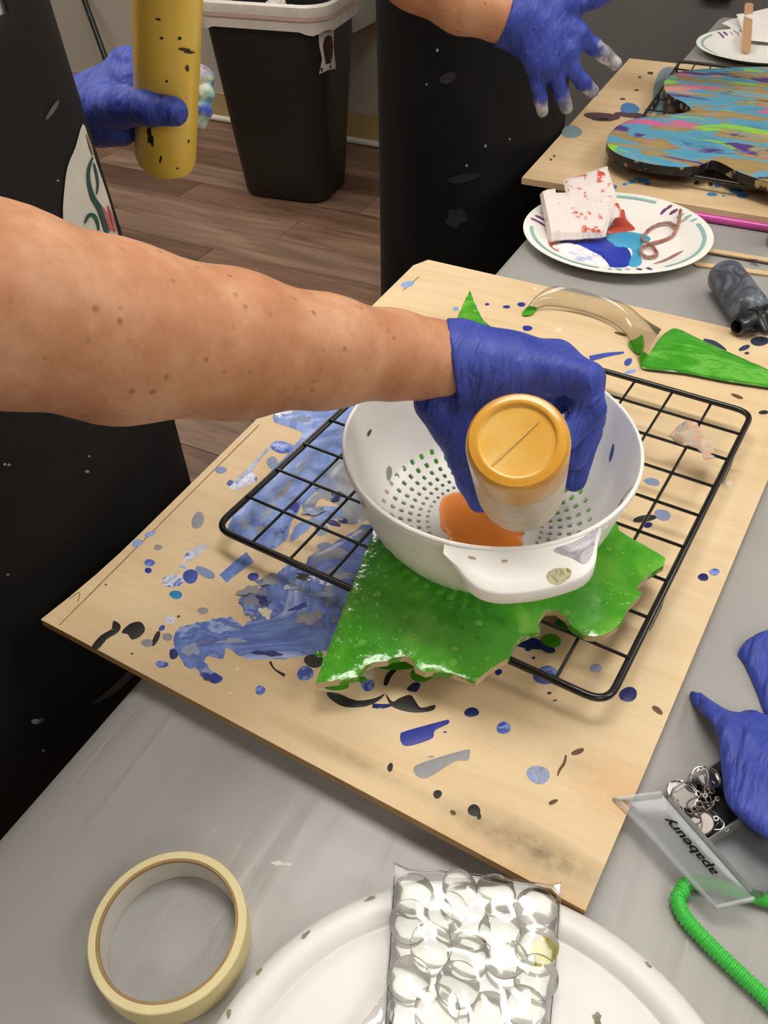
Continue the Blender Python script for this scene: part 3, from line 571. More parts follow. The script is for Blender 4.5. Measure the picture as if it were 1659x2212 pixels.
# ------------------------------------------------------------------ wire cooling rack
def wire_rack(Lc, Bc, Rc, z, nu, nv, label, zfoot, r_out=.0029, r_in=.0014):
    Lc, Bc, Rc = (np.array(q[:2]) for q in (Lc, Bc, Rc)); e1, e2 = Bc-Lc, Rc-Bc
    o = thing('wire_rack', (*(Lc+e1/2+e2/2), z), label, 'cooling rack'); S = lambda a, b, dz=0: np.array([*(Lc+e1*a+e2*b), z+dz])
    l1, l2 = np.linalg.norm(e1), np.linalg.norm(e2); cr = .016; pts = []
    for (a, b, sa, sb) in ((0, 0, 1, 1), (1, 0, -1, 1), (1, 1, -1, -1), (0, 1, 1, -1)):
        A, C_ = S(a, b+sb*cr/l2), S(a+sa*cr/l1, b); Bp = S(a, b)
        arc = [(1-t)**2*A+2*t*(1-t)*Bp+t*t*C_ for t in np.linspace(0, 1, 7)]
        if (a, b) in ((1, 0), (0, 1)): arc = arc[::-1]
        pts += arc
    mk('frame', *tube(pts, r_out, 10, True), M_black_wire, o)
    for k in range(1, nu): mk('wire', *tube([S(k/nu, 0, .0005), S(k/nu, .5, 0), S(k/nu, 1, .0005)], r_in, 6), M_black_wire, o)
    for k in range(1, nv): mk('wire', *tube([S(0, k/nv, .0028), S(.5, k/nv, .0026), S(1, k/nv, .0028)], r_in, 6), M_black_wire, o)
    for a in (0, 1):
        for b in ((.28, .80) if a else (.60, .92)):
            q = [S(a, b-.04), S(a, b-.035, -.012)]+[S(a, b-.03+.06*t) for t in (0, .5, 1)]+[S(a, b+.035, -.012), S(a, b+.04)]
            for i in (2, 3, 4): q[i][2] = zfoot+.0022
            mk('foot', *tube(catmull(q, 4), .0020, 8), M_black_wire, o)
    return o
ZR = .783
rack = wire_rack(P(465, 1140, ZR), P(1312, 1521, ZR), P(1625, 893, ZR), ZR, 9, 9, 'black wire cooling rack under the white colander and green cut-out', .7612)

# dried paint skin on the rack
pc = [PD(u, v, d) for u, v, d in [(1443, 940, .755), (1480, 910, .76), (1500, 935, .752), (1520, 970, .75), (1545, 985, .755)]]
g = []
for (u, v), (u2, v2), z1, z2 in [((1443, 943), (1462, 952), .7875, .788), ((1462, 922), (1478, 960), .793, .794), ((1482, 908), (1500, 962), .800, .797), ((1505, 915), (1518, 980), .797, .792), ((1515, 940), (1520, 993), .792, .788), ((1540, 968), (1545, 990), .788, .7875)]:
    a, b = P(u, v, z1), P(u2, v2, z2); g.append([a+(b-a)*t for t in np.linspace(0, 1, 6)])
g = np.array(g); nu_, nv_ = g.shape[:2]; top = g.reshape(-1, 3); top[:, 2] += .0015*np.sin(np.arange(len(top))*1.1)
Vp = np.concatenate([top, top-[0, 0, .0008]]); nn = len(top)
Fp = [(i*nv_+j, i*nv_+j+1, (i+1)*nv_+j+1, (i+1)*nv_+j) for i in range(nu_-1) for j in range(nv_-1)]; Fp = Fp+[tuple(q+nn for q in f[::-1]) for f in Fp]
bd = [j for j in range(nv_)]+[i*nv_+nv_-1 for i in range(1, nu_)]+[(nu_-1)*nv_+j for j in range(nv_-2, -1, -1)]+[i*nv_ for i in range(nu_-2, 0, -1)]
Fp += [(bd[k], bd[(k+1) % len(bd)], bd[(k+1) % len(bd)]+nn, bd[k]+nn) for k in range(len(bd))]
mk('paint_skin', Vp, Fp, marble('peeled paint skin', [(.3, '5f8aa0'), (.42, 'b9b3a2'), (.52, 'd0987c'), (.6, 'c9c0ae'), (.75, '8fb0ae')], 60, 1.5, .5), None, 'curled flake of dried multicoloured paint on the wire rack', 'paint flake')

# ------------------------------------------------------------------ green cut-out
m, N, L, B = new_mat('green resin pour'); B.inputs['Roughness'].default_value = .12; B.inputs['Coat Weight'].default_value = .7; B.inputs['Coat Roughness'].default_value = .04
v = coords(N, L); vo = N.new('ShaderNodeTexVoronoi'); vo.inputs['Scale'].default_value = 75; vo.inputs['Randomness'].default_value = 1; L.new(v, vo.inputs['Vector'])
big_ = noise(N, L, v, 16, 4, .55, 1.2); c1 = ramp(N, L, big_, [(.28, '2c7a1c'), (.44, '43a026'), (.58, '58b130'), (.76, '86c950')])
cell = ramp(N, L, vo.outputs['Distance'], [(0, '93cf58'), (.24, '6cb842'), (.3, '2f7d1a'), (.36, '46a026'), (1, '46a026')])
sel = N.new('ShaderNodeMapRange'); sel.inputs[1].default_value = .45; sel.inputs[2].default_value = .62; sel.inputs[4].default_value = .85; L.new(noise(N, L, v, 30, 2), sel.inputs[0])
L.new(mix(N, L, sel.outputs[0], c1, cell), B.inputs['Base Color'])
vb = N.new('ShaderNodeTexVoronoi'); vb.inputs['Scale'].default_value = 170; L.new(v, vb.inputs['Vector']); hb = N.new('ShaderNodeMapRange'); hb.inputs[1].default_value = .0; hb.inputs[2].default_value = .25; hb.inputs[3].default_value = 1; hb.inputs[4].default_value = 0; L.new(vb.outputs['Distance'], hb.inputs[0])
ml = N.new('ShaderNodeMath'); ml.operation = 'MULTIPLY_ADD'; ml.inputs[1].default_value = .35; L.new(hb.outputs[0], ml.inputs[0]); L.new(noise(N, L, v, 90, 3), ml.inputs[2]); bump(N, L, B, ml.outputs[0], .4, .003)
M_green = m
ZG0, ZG1 = .7878, .7945
gp = [c4(*p) for p in [(60, 922), (150, 915), (240, 905), (246, 880), (270, 852), (310, 838), (360, 832), (385, 817), (440, 815), (473, 830), (482, 862), (520, 878), (560, 876), (640, 886), (740, 922), (765, 895), (800, 865), (845, 838), (880, 815), (888, 775), (930, 732), (970, 715), (1010, 702), (1000, 660), (1030, 622), (1080, 620), (1120, 650), (1150, 690), (1200, 725), (1240, 730), (1275, 722), (1330, 690), (1365, 645), (1380, 602), (1440, 548), (1415, 522), (1440, 490), (1490, 455), (1535, 428), (1538, 400), (1500, 375), (1440, 340), (1340, 285)]]
gp += [(1300, 1010), (1180, 850), (1110, 770), (1070, 714), (1045, 690), (1032, 668), (1015, 626), (998, 660), (981, 697)]
gxy = np.array([P(u, v, ZG1)[:2] for u, v in gp])
fine = []
rg = np.random.default_rng(3)
for a, b in zip(gxy, np.roll(gxy, -1, 0)):
    k = max(1, int(np.linalg.norm(b-a)/.006))
    for t in range(k): fine.append(a+(b-a)*t/k+rg.normal(size=2)*.0004)
gc = thing('green_cutout', (*np.mean(fine, 0), ZG0), 'glossy green painted wooden cut-out with ragged edge under the colander', 'wood cutout')
Vg, Fg = film(fine, lambda x, y: ZG1-.0008, .0012, .003, .006, .0003, 160, 5)
mk('painted_face', Vg, Fg, M_green, gc)
Vw, Fw = prism(fine, ZG0, ZG1-.0006); Fw = [f for f in Fw if len(f) == 4]+[f for f in Fw if len(f) > 4][:1]
mk('wood_edge', Vw, Fw, pm('pale cut wood', 'c9b48f', .6, var='4d9a24', vscale=55, vfac=1, vlo=.5, vhi=.56), gc, smooth=False)

# ------------------------------------------------------------------ colander
ZK = .7956                                    # foot of the colander
KC, KR, KH = np.array([-.1665, .4690]), .1120, .0895
KA = np.array([.887, .462])                  # the bowl is slightly oval: narrower along this axis
def ov(V): V = np.array(V, float); V[..., :2] -= .05*((V[..., :2]-KC)@KA)[..., None]*KA; return V
def kprof(s, out=0):
    """half section of the bowl, s from 0 (centre) to 1 (rim); out = wall thickness outwards"""
    pts = np.array([(0, .0042), (.040, .0047), (.060, .0066), (.073, .0102), (.083, .0158), (.0905, .0230), (.0965, .0332), (.1008, .0450), (.1042, .058), (.1072, .0715), (.1100, .083), (KR, KH)])
    cum = np.r_[0, np.cumsum(np.linalg.norm(np.diff(pts, axis=0), axis=1))]; cum /= cum[-1]
    r, z = np.interp(s, cum, pts[:, 0]), np.interp(s, cum, pts[:, 1])
    e = 1e-3; r1, z1 = np.interp(min(s+e, 1), cum, pts[:, 0]), np.interp(min(s+e, 1), cum, pts[:, 1]); r0, z0 = np.interp(max(s-e, 0), cum, pts[:, 0]), np.interp(max(s-e, 0), cum, pts[:, 1])
    d = np.array([r1-r0, z1-z0]); d /= max(np.linalg.norm(d), 1e-9); return r+d[1]*out, z-d[0]*out
NK = 48
holes = {}
ss_ = np.linspace(0, 1, 2000); rr_ = np.array([kprof(q)[0] for q in ss_]); KLEN = .158
edges_s = [float(np.interp(r, rr_, ss_)) for r in (.010, .018, .0245, .031, .037, .044, .0515, .059, .0665, .074, .0815, .0885)]+[.72, .78, .86, .93, 1.0]
for i in range(len(edges_s)-1):
    for k in range(NK):
        if i in (2, 3) and k % 4 in (0, 1): holes[i, k] = .0013
        if 5 <= i <= 10: holes[i, k] = (.0015, .0017, .0019, .0020, .0022, .0023)[i-5]
def kpt(s, a, out): r, z = kprof(s, out); return (KC[0]+r*math.cos(a), KC[1]+r*math.sin(a), ZK+z)
KV, KF, cache = [], [], {}
def kv(s, ak, out):
    key = (round(s, 6), round(ak % NK, 5), out)
    if key not in cache: cache[key] = len(KV); KV.append(kpt(s, 2*math.pi*ak/NK, out))
    return cache[key]
TH = .0024
for i, (s0, s1) in enumerate(zip(edges_s, edges_s[1:])):
    sm = (s0+s1)/2
    for k in range(NK):
        for out in (0, TH):
            ring = [kv(s0, k, out), kv(s0, k+.5, out), kv(s0, k+1, out), kv(sm, k+1, out), kv(s1, k+1, out), kv(s1, k+.5, out), kv(s1, k, out), kv(sm, k, out)]
            if (i, k) in holes:
                q = holes[i, k]; hs = min((s1-s0)*.38, q/KLEN); r_, _ = kprof(sm); cellw = 2*math.pi*r_/NK; ha = min(.38, q/cellw)
                hole = [kv(sm-hs, k+.5-ha*.75, out), kv(sm-hs, k+.5, out), kv(sm-hs, k+.5+ha*.75, out), kv(sm, k+.5+ha, out), kv(sm+hs, k+.5+ha*.75, out), kv(sm+hs, k+.5, out), kv(sm+hs, k+.5-ha*.75, out), kv(sm, k+.5-ha, out)]
                for j in range(8): KF.append((ring[j], ring[(j+1) % 8], hole[(j+1) % 8], hole[j]))
                if out == 0: hin = hole
                else:
                    for j in range(8): KF.append((hin[j], hin[(j+1) % 8], hole[(j+1) % 8], hole[j]))
            else: KF.append(tuple(ring))
for out in (0, TH):
    c_ = len(KV); KV.append((KC[0], KC[1], ZK+.0042-out)); e0 = edges_s[0]
    for k in range(NK): KF.append((c_, kv(e0, k, out), kv(e0, k+.5, out), kv(e0, k+1, out)))
kol = thing('colander', (KC[0], KC[1], ZK), 'white plastic colander with pouring lip standing on the green cut-out', 'colander')
m, N, L, B = new_mat('white kitchen plastic'); B.inputs['Roughness'].default_value = .3; B.inputs['Subsurface Weight'].default_value = .0
v = coords(N, L); dn = noise(N, L, coords(N, L, (1, 1, 2.5)), 26, 5, .7); dr = N.new('ShaderNodeMapRange'); dr.inputs[1].default_value = .66; dr.inputs[2].default_value = .74; dr.inputs[4].default_value = .55; L.new(dn, dr.inputs[0])
L.new(mix(N, L, dr.outputs[0], 'fbfaf6', 'b3a287'), B.inputs['Base Color']); M_kol = m
bowl = mk('bowl', ov(KV), KF, M_kol, kol, sharp=50)
rimp = [(KR-.0005, KH-.002), (KR, KH), (KR+.0008, KH+.0009), (KR+.0022, KH+.0009), (KR+.0031, KH), (KR+.0031, KH-.0045), (KR+.0020, KH-.005)]
rv_, rf_ = lathe(rimp, 96, (KC[0], KC[1], ZK)); mk('rim', ov(rv_), rf_, M_kol, kol)
mk('foot_ring', *lathe([(.040, .0006), (.0425, .0), (.0450, .0008), (.0455, .0036), (.040, .003), (.040, .0006)], 64, (KC[0], KC[1], ZK)), M_kol, kol)
# pouring lip with hand grip
zl = ZK+KH
outer = [P(958, 1192, zl-.004), P(985, 1218, zl-.008), P(1010, 1250, zl-.011), P(1040, 1272, zl-.013), P(1085, 1282, zl-.014), P(1150, 1277, zl-.014), P(1215, 1262, zl-.014), P(1262, 1243, zl-.013), P(1284, 1215, zl-.011), P(1292, 1170, zl-.007), P(1310, 1120, zl-.004)]
outer = catmull(np.array(outer), 5); NL = len(outer)
angs = [math.atan2(q[1]-KC[1], q[0]-KC[0]) for q in outer]; a0, a1 = angs[0]-.03, angs[-1]+.03
rows = []
for i in range(NL):
    t = i/(NL-1); a = a0+(a1-a0)*t; inn = ov(np.array([KC[0]+(KR+.0012)*math.cos(a), KC[1]+(KR+.0012)*math.sin(a), zl+.0008])); o_ = outer[i]; d = o_-inn; ln = np.linalg.norm(d[:2]); dn_ = np.array([d[0], d[1], 0])/max(ln, 1e-6)
    up = lambda z: np.array([0, 0, z]); h = min(1, ln/.02)
    low = ov(np.array([KC[0]+(.101)*math.cos(a), KC[1]+(.101)*math.sin(a), ZK+.052]))
    rows.append([inn, inn+d*.35+up(-.001*h), inn+d*.75+up(.0006*h), o_+up(.0016*h), o_+dn_*.0012, o_+dn_*.0012-up(.003+.0055*h), o_-dn_*.002-up(.004+.0075*h), o_*.45+low*.55-up(-.004), low])
rows = np.array(rows); nr = rows.shape[1]
Fl = [(i*nr+j, i*nr+j+1, (i+1)*nr+j+1, (i+1)*nr+j) for i in range(NL-1) for j in range(nr-1)]
lip = mk('pouring_lip', rows.reshape(-1, 3), Fl, M_kol, kol, sharp=60)
tk = bvh(lip, bowl)
def kst(name, poly, c, **kw): decal(name, kol, poly, tk, c, 8, .0004, **kw)
kst('paint_stain', catmull([(1195, 1188), (1235, 1172), (1275, 1150), (1292, 1135), (1286, 1165), (1278, 1200), (1262, 1218), (1235, 1205)], 4, True), marble('lavender smear', [(.35, 'a9a3b2'), (.5, 'cfc9d6'), (.65, '9a93a0')], 40, 2), label='lavender grey dried paint on the lip')
kst('paint_stain', catmull([(1182, 1240), (1200, 1228), (1232, 1230), (1230, 1248), (1205, 1262), (1186, 1256)], 4, True), marble('olive crust', [(.35, '8a8458'), (.5, 'cfc9a4'), (.65, '77703f')], 120, 2), label='olive green dried paint crust')
kst('paint_stain', oval(1322, 978, 3, 20, 12), PM['nblue']); kst('paint_stain', oval(840, 1022, 6, 16, 0), pm('sage scrape', '9aa083', .6)); kst('paint_stain', oval(797, 935, 3, 9, 25), PM['brown'])
kst('paint_stain', stroke([(742, 1000), (762, 1058), (790, 1096)], [3, 7, 3]), marble('reddish brown smear', [(.4, 'b58a72'), (.6, '8d6a55')], 60)); kst('paint_stain', oval(800, 1160, 9, 30, -25), pm('tan stain', 'b7a383', .7)); kst('paint_stain', oval(830, 1190, 7, 22, -40), MATS['tan stain'])
kst('paint_stain', stroke([(1330, 1105), (1350, 1075), (1368, 1052)], [2, 5, 2]), pm('grey rim stain', '9c968c', .7)); kst('paint_stain', oval(1020, 1205, 10, 3, 15), MATS['tan stain']); kst('paint_stain', oval(1090, 1212, 7, 3, 0), MATS['tan stain'])

# orange paint puddle in the colander
c3b = lambda x, y: (850+x/3.016, 680+y/3.016)
def ZKF(x, y):
    r = math.hypot(x-KC[0], y-KC[1]); ss = np.linspace(0, .6, 80); pr = [kprof(s) for s in ss]; return ZK+float(np.interp(r, [q[0] for q in pr], [q[1] for q in pr]))
op = []
for x, y in [(300, 1235), (328, 1175), (400, 1146), (480, 1146), (560, 1180), (640, 1240), (730, 1290), (830, 1370), (852, 1405), (835, 1440), (845, 1480), (815, 1530), (740, 1520), (680, 1565), (560, 1572), (450, 1545), (395, 1495), (345, 1470), (350, 1420), (312, 1385), (303, 1310)]:
    q = P(*c3b(x, y), ZK+.007); op.append(q[:2])
op = catmull(op, 5, True)
M_or = pm('wet orange paint', 'ff9a3a', .2, var='ff8c2c', vscale=40, coat=.4, bscale=40, bstr=.12, bdist=.004)
mk('paint_puddle', *film(op, ZKF, .0030, .006, .004, .0003, 200, 4), M_or, None, 'wet orange paint puddle on the bottom of the white colander', 'paint')

# ------------------------------------------------------------------ inverted paint bottle
B0, B1 = PD(1118, 949, .512), PD(1126, 1098, .668); bax = (B1-B0)/np.linalg.norm(B1-B0); BL = np.linalg.norm(B1-B0); br = .0322
bt = thing('paint_bottle', tuple(B1), 'clear plastic squeeze bottle of yellow-orange paint tipped upside down over the colander', 'bottle')
m, N, L, B = new_mat('yellow paint seen through plastic'); B.inputs['Roughness'].default_value = .22; B.inputs['Coat Weight'].default_value = .4; B.inputs['Subsurface Weight'].default_value = .15; B.inputs['Subsurface Radius'].default_value = (.01, .006, .002)
v = coords(N, L); L.new(ramp(N, L, noise(N, L, v, 24, 2), [(.3, 'e9ae45'), (.55, 'f3c465'), (.75, 'f8d68c')]), B.inputs['Base Color']); M_yp = m
prof = [(0, .0035), (.010, .0034), (.0225, .003), (.0238, .0008), (.0252, .0004), (.0265, .0008), (.0295, .0012), (.0314, .004), (br, .009), (br, .036)]
mk('base', *lathe(prof[:4], 64, B0, bax), M_yp, bt); mk('base_ring', *lathe(prof[3:], 64, B0, bax), pm('amber bottle edge', 'e2a232', .22, var='ecb550', vscale=30, coat=.4), bt)
mk('sleeve', *lathe([(br, .036), (br*.995, .06), (br*.98, BL*.62), (br*.93, BL*.72)], 64, B0, bax), marble('streaky whitish label', [(.3, 'dccfc0'), (.45, 'e6dccb'), (.55, 'dfc48c'), (.64, 'e4ddd4'), (.78, '8d7d78')], 30, 1.2, .35, (1, 1, 3)), bt)
mk('shoulder', *lathe([(br*.93, BL*.72), (br*.8, BL*.8), (br*.45, BL*.86), (.0075, BL*.9), (.0055, BL*.98), (.0045, BL*1.0), (0, BL*1.0)], 48, B0, bax), pm('cloudy bottle plastic', 'd8cdb9', .3), bt)
fr_ = frame(bax); s0 = PD(1045, 1010, .505); s1 = PD(1165, 895, .505)
def on_base(p): q = (np.array(p)-B0)@fr_; q[2] = .0026; return B0+fr_@q
mk('base_seam', *tube([on_base(s0), on_base((s0+s1)/2), on_base(s1)], [.0010, .0008, .0004], 8), pm('base seam', 'f0c877', .3), bt)

# ------------------------------------------------------------------ hands
def hand_mesh(wrist, fingers, thumb, palm, cuff, h=.0022, finger_k=.0025, join_k=.010):
    allp = np.array([q[0] for c in fingers+[thumb]+[wrist]+palm for q in c]); lo, hi = allp.min(0)-.04, allp.max(0)+.04
    G = Field(lo, hi, h); G.chain([q[0] for q in wrist], [q[1] for q in wrist], .015)
    for c in palm: G.chain([q[0] for q in c], [q[1] for q in c], .016)
    G.cut(*cuff); H = Field(lo, hi, h)
    for c in fingers:
        K = Field(lo, hi, h); K.chain([q[0] for q in c], [q[1] for q in c], .004); H.merge(K, finger_k)
    K = Field(lo, hi, h); K.chain([q[0] for q in thumb], [q[1] for q in thumb], .006)
    G.merge(H, join_k); G.merge(K, join_k)
    return G.mesh()
def D(u, v, d, r): return (PD(u, v, d), r)
def paint_attr(o, spots, r):
    V = MESH[o.name][0]; a = o.data.attributes.new('paint', 'FLOAT', 'POINT'); dmin = np.full(len(V), 9.)
    for s_ in spots: dmin = np.minimum(dmin, np.linalg.norm(V-np.array(s_), axis=1))
    a.data.foreach_set('value', np.clip(1-dmin/r, 0, 1).astype(np.float32))
# pouring right hand
gA = hand_mesh([D(905, 780, .598, .0285), D(985, 786, .600, .0275), D(1050, 800, .602, .0225)],
    [[D(1195, 806, .572, .0125), D(1262, 818, .566, .0112), D(1275, 885, .572, .0102), D(1224, 946, .574, .0088)],
     [D(1203, 790, .592, .0130), D(1270, 818, .588, .0114), D(1274, 905, .600, .0104), D(1241, 988, .606, .0092)],
     [D(1203, 780, .612, .0130), D(1262, 820, .612, .0116), D(1268, 932, .628, .0106), D(1240, 1036, .642, .0094)],
     [D(1190, 776, .632, .0130), D(1245, 818, .640, .0114), D(1250, 930, .655, .0103), D(1222, 1030, .668, .0090)]],
    [D(946, 868, .604, .0175), D(980, 918, .608, .0160), D(1006, 985, .616, .0130), D(1021, 1035, .622, .0114), D(1037, 1080, .628, .0097)],
    [[D(1000, 794, .600, .0215), D(1100, 802, .588, .0195), D(1192, 804, .577, .0150)], [D(1000, 792, .605, .0215), D(1100, 797, .600, .0195), D(1200, 790, .595, .0148)], [D(1000, 792, .61, .0215), D(1100, 794, .616, .0185), D(1198, 780, .620, .0145)],
     [D(985, 825, .606, .0235), D(1060, 850, .616, .0215), D(1180, 850, .612, .0190)], [D(975, 840, .606, .0225), D(1000, 905, .618, .0180)]],
    (PD(978, 778, .600), PD(940, 786, .602)-PD(985, 778, .6)))
# left hand round the yellow bottle
gL = hand_mesh([D(135, 232, .815, .0215), D(190, 236, .812, .0235), D(225, 230, .81, .0235)],
    [[D(275, 138, .800, .0135), D(322, 138, .838, .0120), D(405, 150, .835, .0112), D(441, 168, .800, .0098)],
     [D(268, 175, .800, .0135), D(322, 178, .840, .0120), D(408, 190, .836, .0112), D(443, 204, .802, .0098)],
     [D(264, 212, .802, .0130), D(320, 215, .842, .0115), D(405, 226, .838, .0108), D(438, 240, .806, .0094)],
     [D(262, 248, .806, .0120), D(318, 250, .842, .0105), D(398, 255, .838, .0098), D(428, 262, .810, .0086)]],
    [D(222, 242, .785, .0200), D(270, 230, .756, .0165), D(322, 234, .736, .0138), D(376, 241, .730, .0120)],
    [[D(215, 222, .81, .0215), D(272, 146, .803, .0150)], [D(208, 228, .81, .0225), D(266, 182, .805, .016)], [D(205, 236, .81, .0235), D(262, 218, .805, .017)], [D(205, 246, .808, .0235), D(260, 264, .806, .0165)], [D(215, 255, .795, .023), D(255, 270, .79, .018)]],
    (PD(148, 228, .812), (PD(120, 228, .814)-PD(200, 232, .812))))
# spread hand of the second person
zd = 1.07
gB = hand_mesh([D(1060, 28, 1.062, .034), D(1110, 38, 1.066, .033), D(1140, 45, 1.068, .030)],
    [[D(1158, 140, 1.075, .0100), D(1162, 185, 1.09, .0094), D(1168, 215, 1.10, .0086), D(1172, 240, 1.11, .0076)],
     [D(1188, 140, 1.072, .0108), D(1202, 172, 1.085, .0100), D(1214, 205, 1.10, .0094), D(1224, 232, 1.11, .0084)],
     [D(1222, 115, 1.068, .0112), D(1236, 148, 1.08, .0104), D(1260, 178, 1.095, .0096), D(1280, 197, 1.11, .0084)],
     [D(1248, 78, 1.065, .0112), D(1280, 98, 1.075, .0104), D(1306, 118, 1.085, .0094), D(1330, 138, 1.095, .0080)]],
    [D(1170, 20, 1.06, .020), D(1235, 10, 1.052, .0145), D(1285, -6, 1.045, .0120), D(1330, -24, 1.04, .0100)],
    [[D(1130, 50, 1.066, .028), D(1160, 138, 1.074, .0140)], [D(1135, 45, 1.066, .028), D(1190, 136, 1.072, .0150)], [D(1140, 40, 1.066, .028), D(1222, 110, 1.068, .0155)], [D(1140, 30, 1.064, .027), D(1245, 74, 1.065, .0155)]],
    (PD(1088, 35, 1.064), PD(1060, 25, 1.06)-PD(1110, 42, 1.066)))

# ------------------------------------------------------------------ people
def ellipse_ring(cx, cy, rx, ry, z, n=72, fold=0, seed=0, rot=0):
    a = np.arange(n)/n*2*math.pi; k = 1+fold*(np.sin(7*a+seed)+.6*np.sin(11*a+2*seed+z*3)); x, y = rx*k*np.cos(a), ry*k*np.sin(a)
    return np.c_[cx+x*math.cos(rot)-y*math.sin(rot), cy+x*math.sin(rot)+y*math.cos(rot), np.full(n, z)]
def person(label, c, rx, ry, arms, shoulder_z, shoulders, hem, gloves, shirt_col, hair_col, apron_mat, seed, bib_z, torso_top, waist, bib):
    cx, cy = c; root = thing('person', (cx, cy, 0), label, 'person')
    sR, sL = shoulders; hz = shoulder_z
    lo = np.min([q for a_ in arms for q, _ in a_]+[(cx-.3, cy-.34, 0)], axis=0)-.09; hi = np.max([q for a_ in arms for q, _ in a_]+[(cx+.3, cy+.34, hz+.36)], axis=0)+.09
    G = Field(lo, hi, .006); mid = (np.array(sR)+np.array(sL))/2
    for z, a, b in ((.98, .7, .78), (1.12, .62, .72), (hz-.09, .7, .76)): G.ell((cx, cy, z), (rx*a, ry*a, .17), .06)
    G.chain([sR+np.array([0, 0, -.02]), mid+[0, 0, -.01], sL+np.array([0, 0, -.02])], [.058, .07, .058], .05)
    G.chain([mid+[0, 0, .0], mid+[.02, 0, .10]], [.055, .05], .03); hd = mid+[.04, 0, .20]
    G.ell(hd, (.092, .072, .112), .03); G.ell(hd+[.045, 0, -.06], (.045, .045, .05), .03)
    G.cap(hd+[.088, 0, .005], hd+[.108, 0, -.028], .008, .013, .012)                       # nose
    G.ell(hd+[.082, 0, -.062], (.016, .024, .008), .008)                                    # mouth
    for s_ in (-1, 1): G.ell(hd+[-.005, s_*.074, -.01], (.018, .008, .03), .006); G.cap(hd+[.084, s_*.016, .026], hd+[.078, s_*.045, .024], .007, .006, .012)
    for a_ in arms: G.chain([q for q, _ in a_], [r for _, r in a_], .012)
    for s_ in (-1, 1): G.chain([(cx, cy+s_*.10, .92), (cx+.01, cy+s_*.11, .5), (cx-.01, cy+s_*.12, .09), (cx+.08, cy+s_*.13, .05)], [.085, .055, .036, .03], .03)
    mk('body', *G.mesh(), M_skin, root, sharp=0)
    for s_ in (-1, 1):
        e = mk('eye', *lathe([(0, -.012), (.008, -.009), (.012, 0), (.008, .009), (0, .012)], 12, hd+[.078, s_*.031, .008]), pm('eye white', 'eeeae6', .2), root)
        mk('iris', *lathe([(.0055, 0), (.004, .0012), (0, .0018)], 12, hd+[.089, s_*.031, .008], (1, 0, 0)), pm('iris brown', '3a2a1c', .2), e)
    Hh = Field(hd-.2, hd+.2, .007); Hh.ell(hd+[-.02, 0, .025], (.102, .088, .108), .02); Hh.ell(hd+[-.05, 0, -.05], (.06, .082, .09), .03); Hh.cut(hd+[.05, 0, .02], (1, 0, -.45))
    mk('hair', *Hh.mesh(), pm('hair '+hair_col, hair_col, .6, bscale=120, bstr=.6, stretch=(3, 3, .4)), root, sharp=0)
    # shirt
    S = Field(lo, hi, .009)
    for z, a in ((1.0, .86), (1.14, .91), (hz-.09, .86)): S.ell((cx, cy, z), (rx*a, ry*a, .2), .03)
    S.chain([sR+np.array([0, 0, -.015]), mid, sL+np.array([0, 0, -.015])], [.07, .078, .07], .05); S.cut((0, 0, .92), (0, 0, -1)); 
    for a_ in arms:
        p0, p1 = a_[0][0], a_[1][0]; K = Field(lo, hi, .009); K.cap(p0, p0+(p1-p0)*.62, .066, .058, .03); K.cut(p0+(p1-p0)*.5, p1-p0); S.merge(K, .03)
    mk('shirt', *S.mesh(), pm('shirt '+shirt_col, shirt_col, .8, var='c9bfc0', vscale=60, vfac=.5, bscale=200, bstr=.3) if shirt_col[0] != '2' else pm('shirt '+shirt_col, shirt_col, .8), root, sharp=0)
    # trousers, shoes
    T = Field((cx-.3, cy-.34, .0), (cx+.3, cy+.34, 1.1), .009)
    for s_ in (-1, 1): T.chain([(cx, cy+s_*.09, .95), (cx+.01, cy+s_*.11, .5), (cx-.01, cy+s_*.12, .1)], [.105, .08, .065], .04)
    T.ell((cx, cy, .95), (rx*.8, ry*.8, .14), .05); T.cut((0, 0, .07), (0, 0, -1)); mk('trousers', *T.mesh(), pm('dark trousers', '17171b', .8), root, sharp=0)
    for s_ in (-1, 1):
        K = Field((cx-.2, cy+s_*.12-.1, -.02), (cx+.3, cy+s_*.12+.1, .2), .007); K.chain([(cx-.05, cy+s_*.12, .045), (cx+.08, cy+s_*.13, .042), (cx+.16, cy+s_*.135, .038)], [.045, .045, .04], .02); K.cap((cx-.03, cy+s_*.12, .06), (cx-.02, cy+s_*.12, .10), .045, .045, .02); K.cut((0, 0, .004), (0, 0, -1))
        mk('shoe', *K.mesh(), pm('dark shoe', '1d1b1c', .5), root, sharp=0)
    # apron
    secs = []
    for z in np.linspace(hem, torso_top, 64):
        t = (z-hem)/(torso_top-hem); tp = np.clip((z-1.06)/.2, 0, 1); k = np.interp(z, *waist)+.04*(1-t)**2
        secs.append(ellipse_ring(cx, cy, rx*k, ry*k*(1-.05*tp), z, 72, .012*(1-t)**1.5+.003, seed))
    V, F = loft(secs, False, False); keep = []
    for f in F:
        q = V[list(f)].mean(0); a = math.atan2((q[1]-cy)/ry, (q[0]-cx)/rx)
        if abs(a) < 2.7 and bib(a, q[2]): keep.append(f)
    ap = mk('apron', V, keep, apron_mat, root)
    md = ap.modifiers.new('thickness', 'SOLIDIFY'); md.thickness = .0015; md.offset = -1
    for s_ in (-1, 1):
        q0 = np.array([cx+.05, cy+s_*ry*.55, torso_top-.02]); mk('apron_strap', *tube(catmull([q0, (cx+.02, cy+s_*.11, hz+.055), (cx-.07, cy+s_*.06, hz+.06)], 5), .009, 8), apron_mat, root)
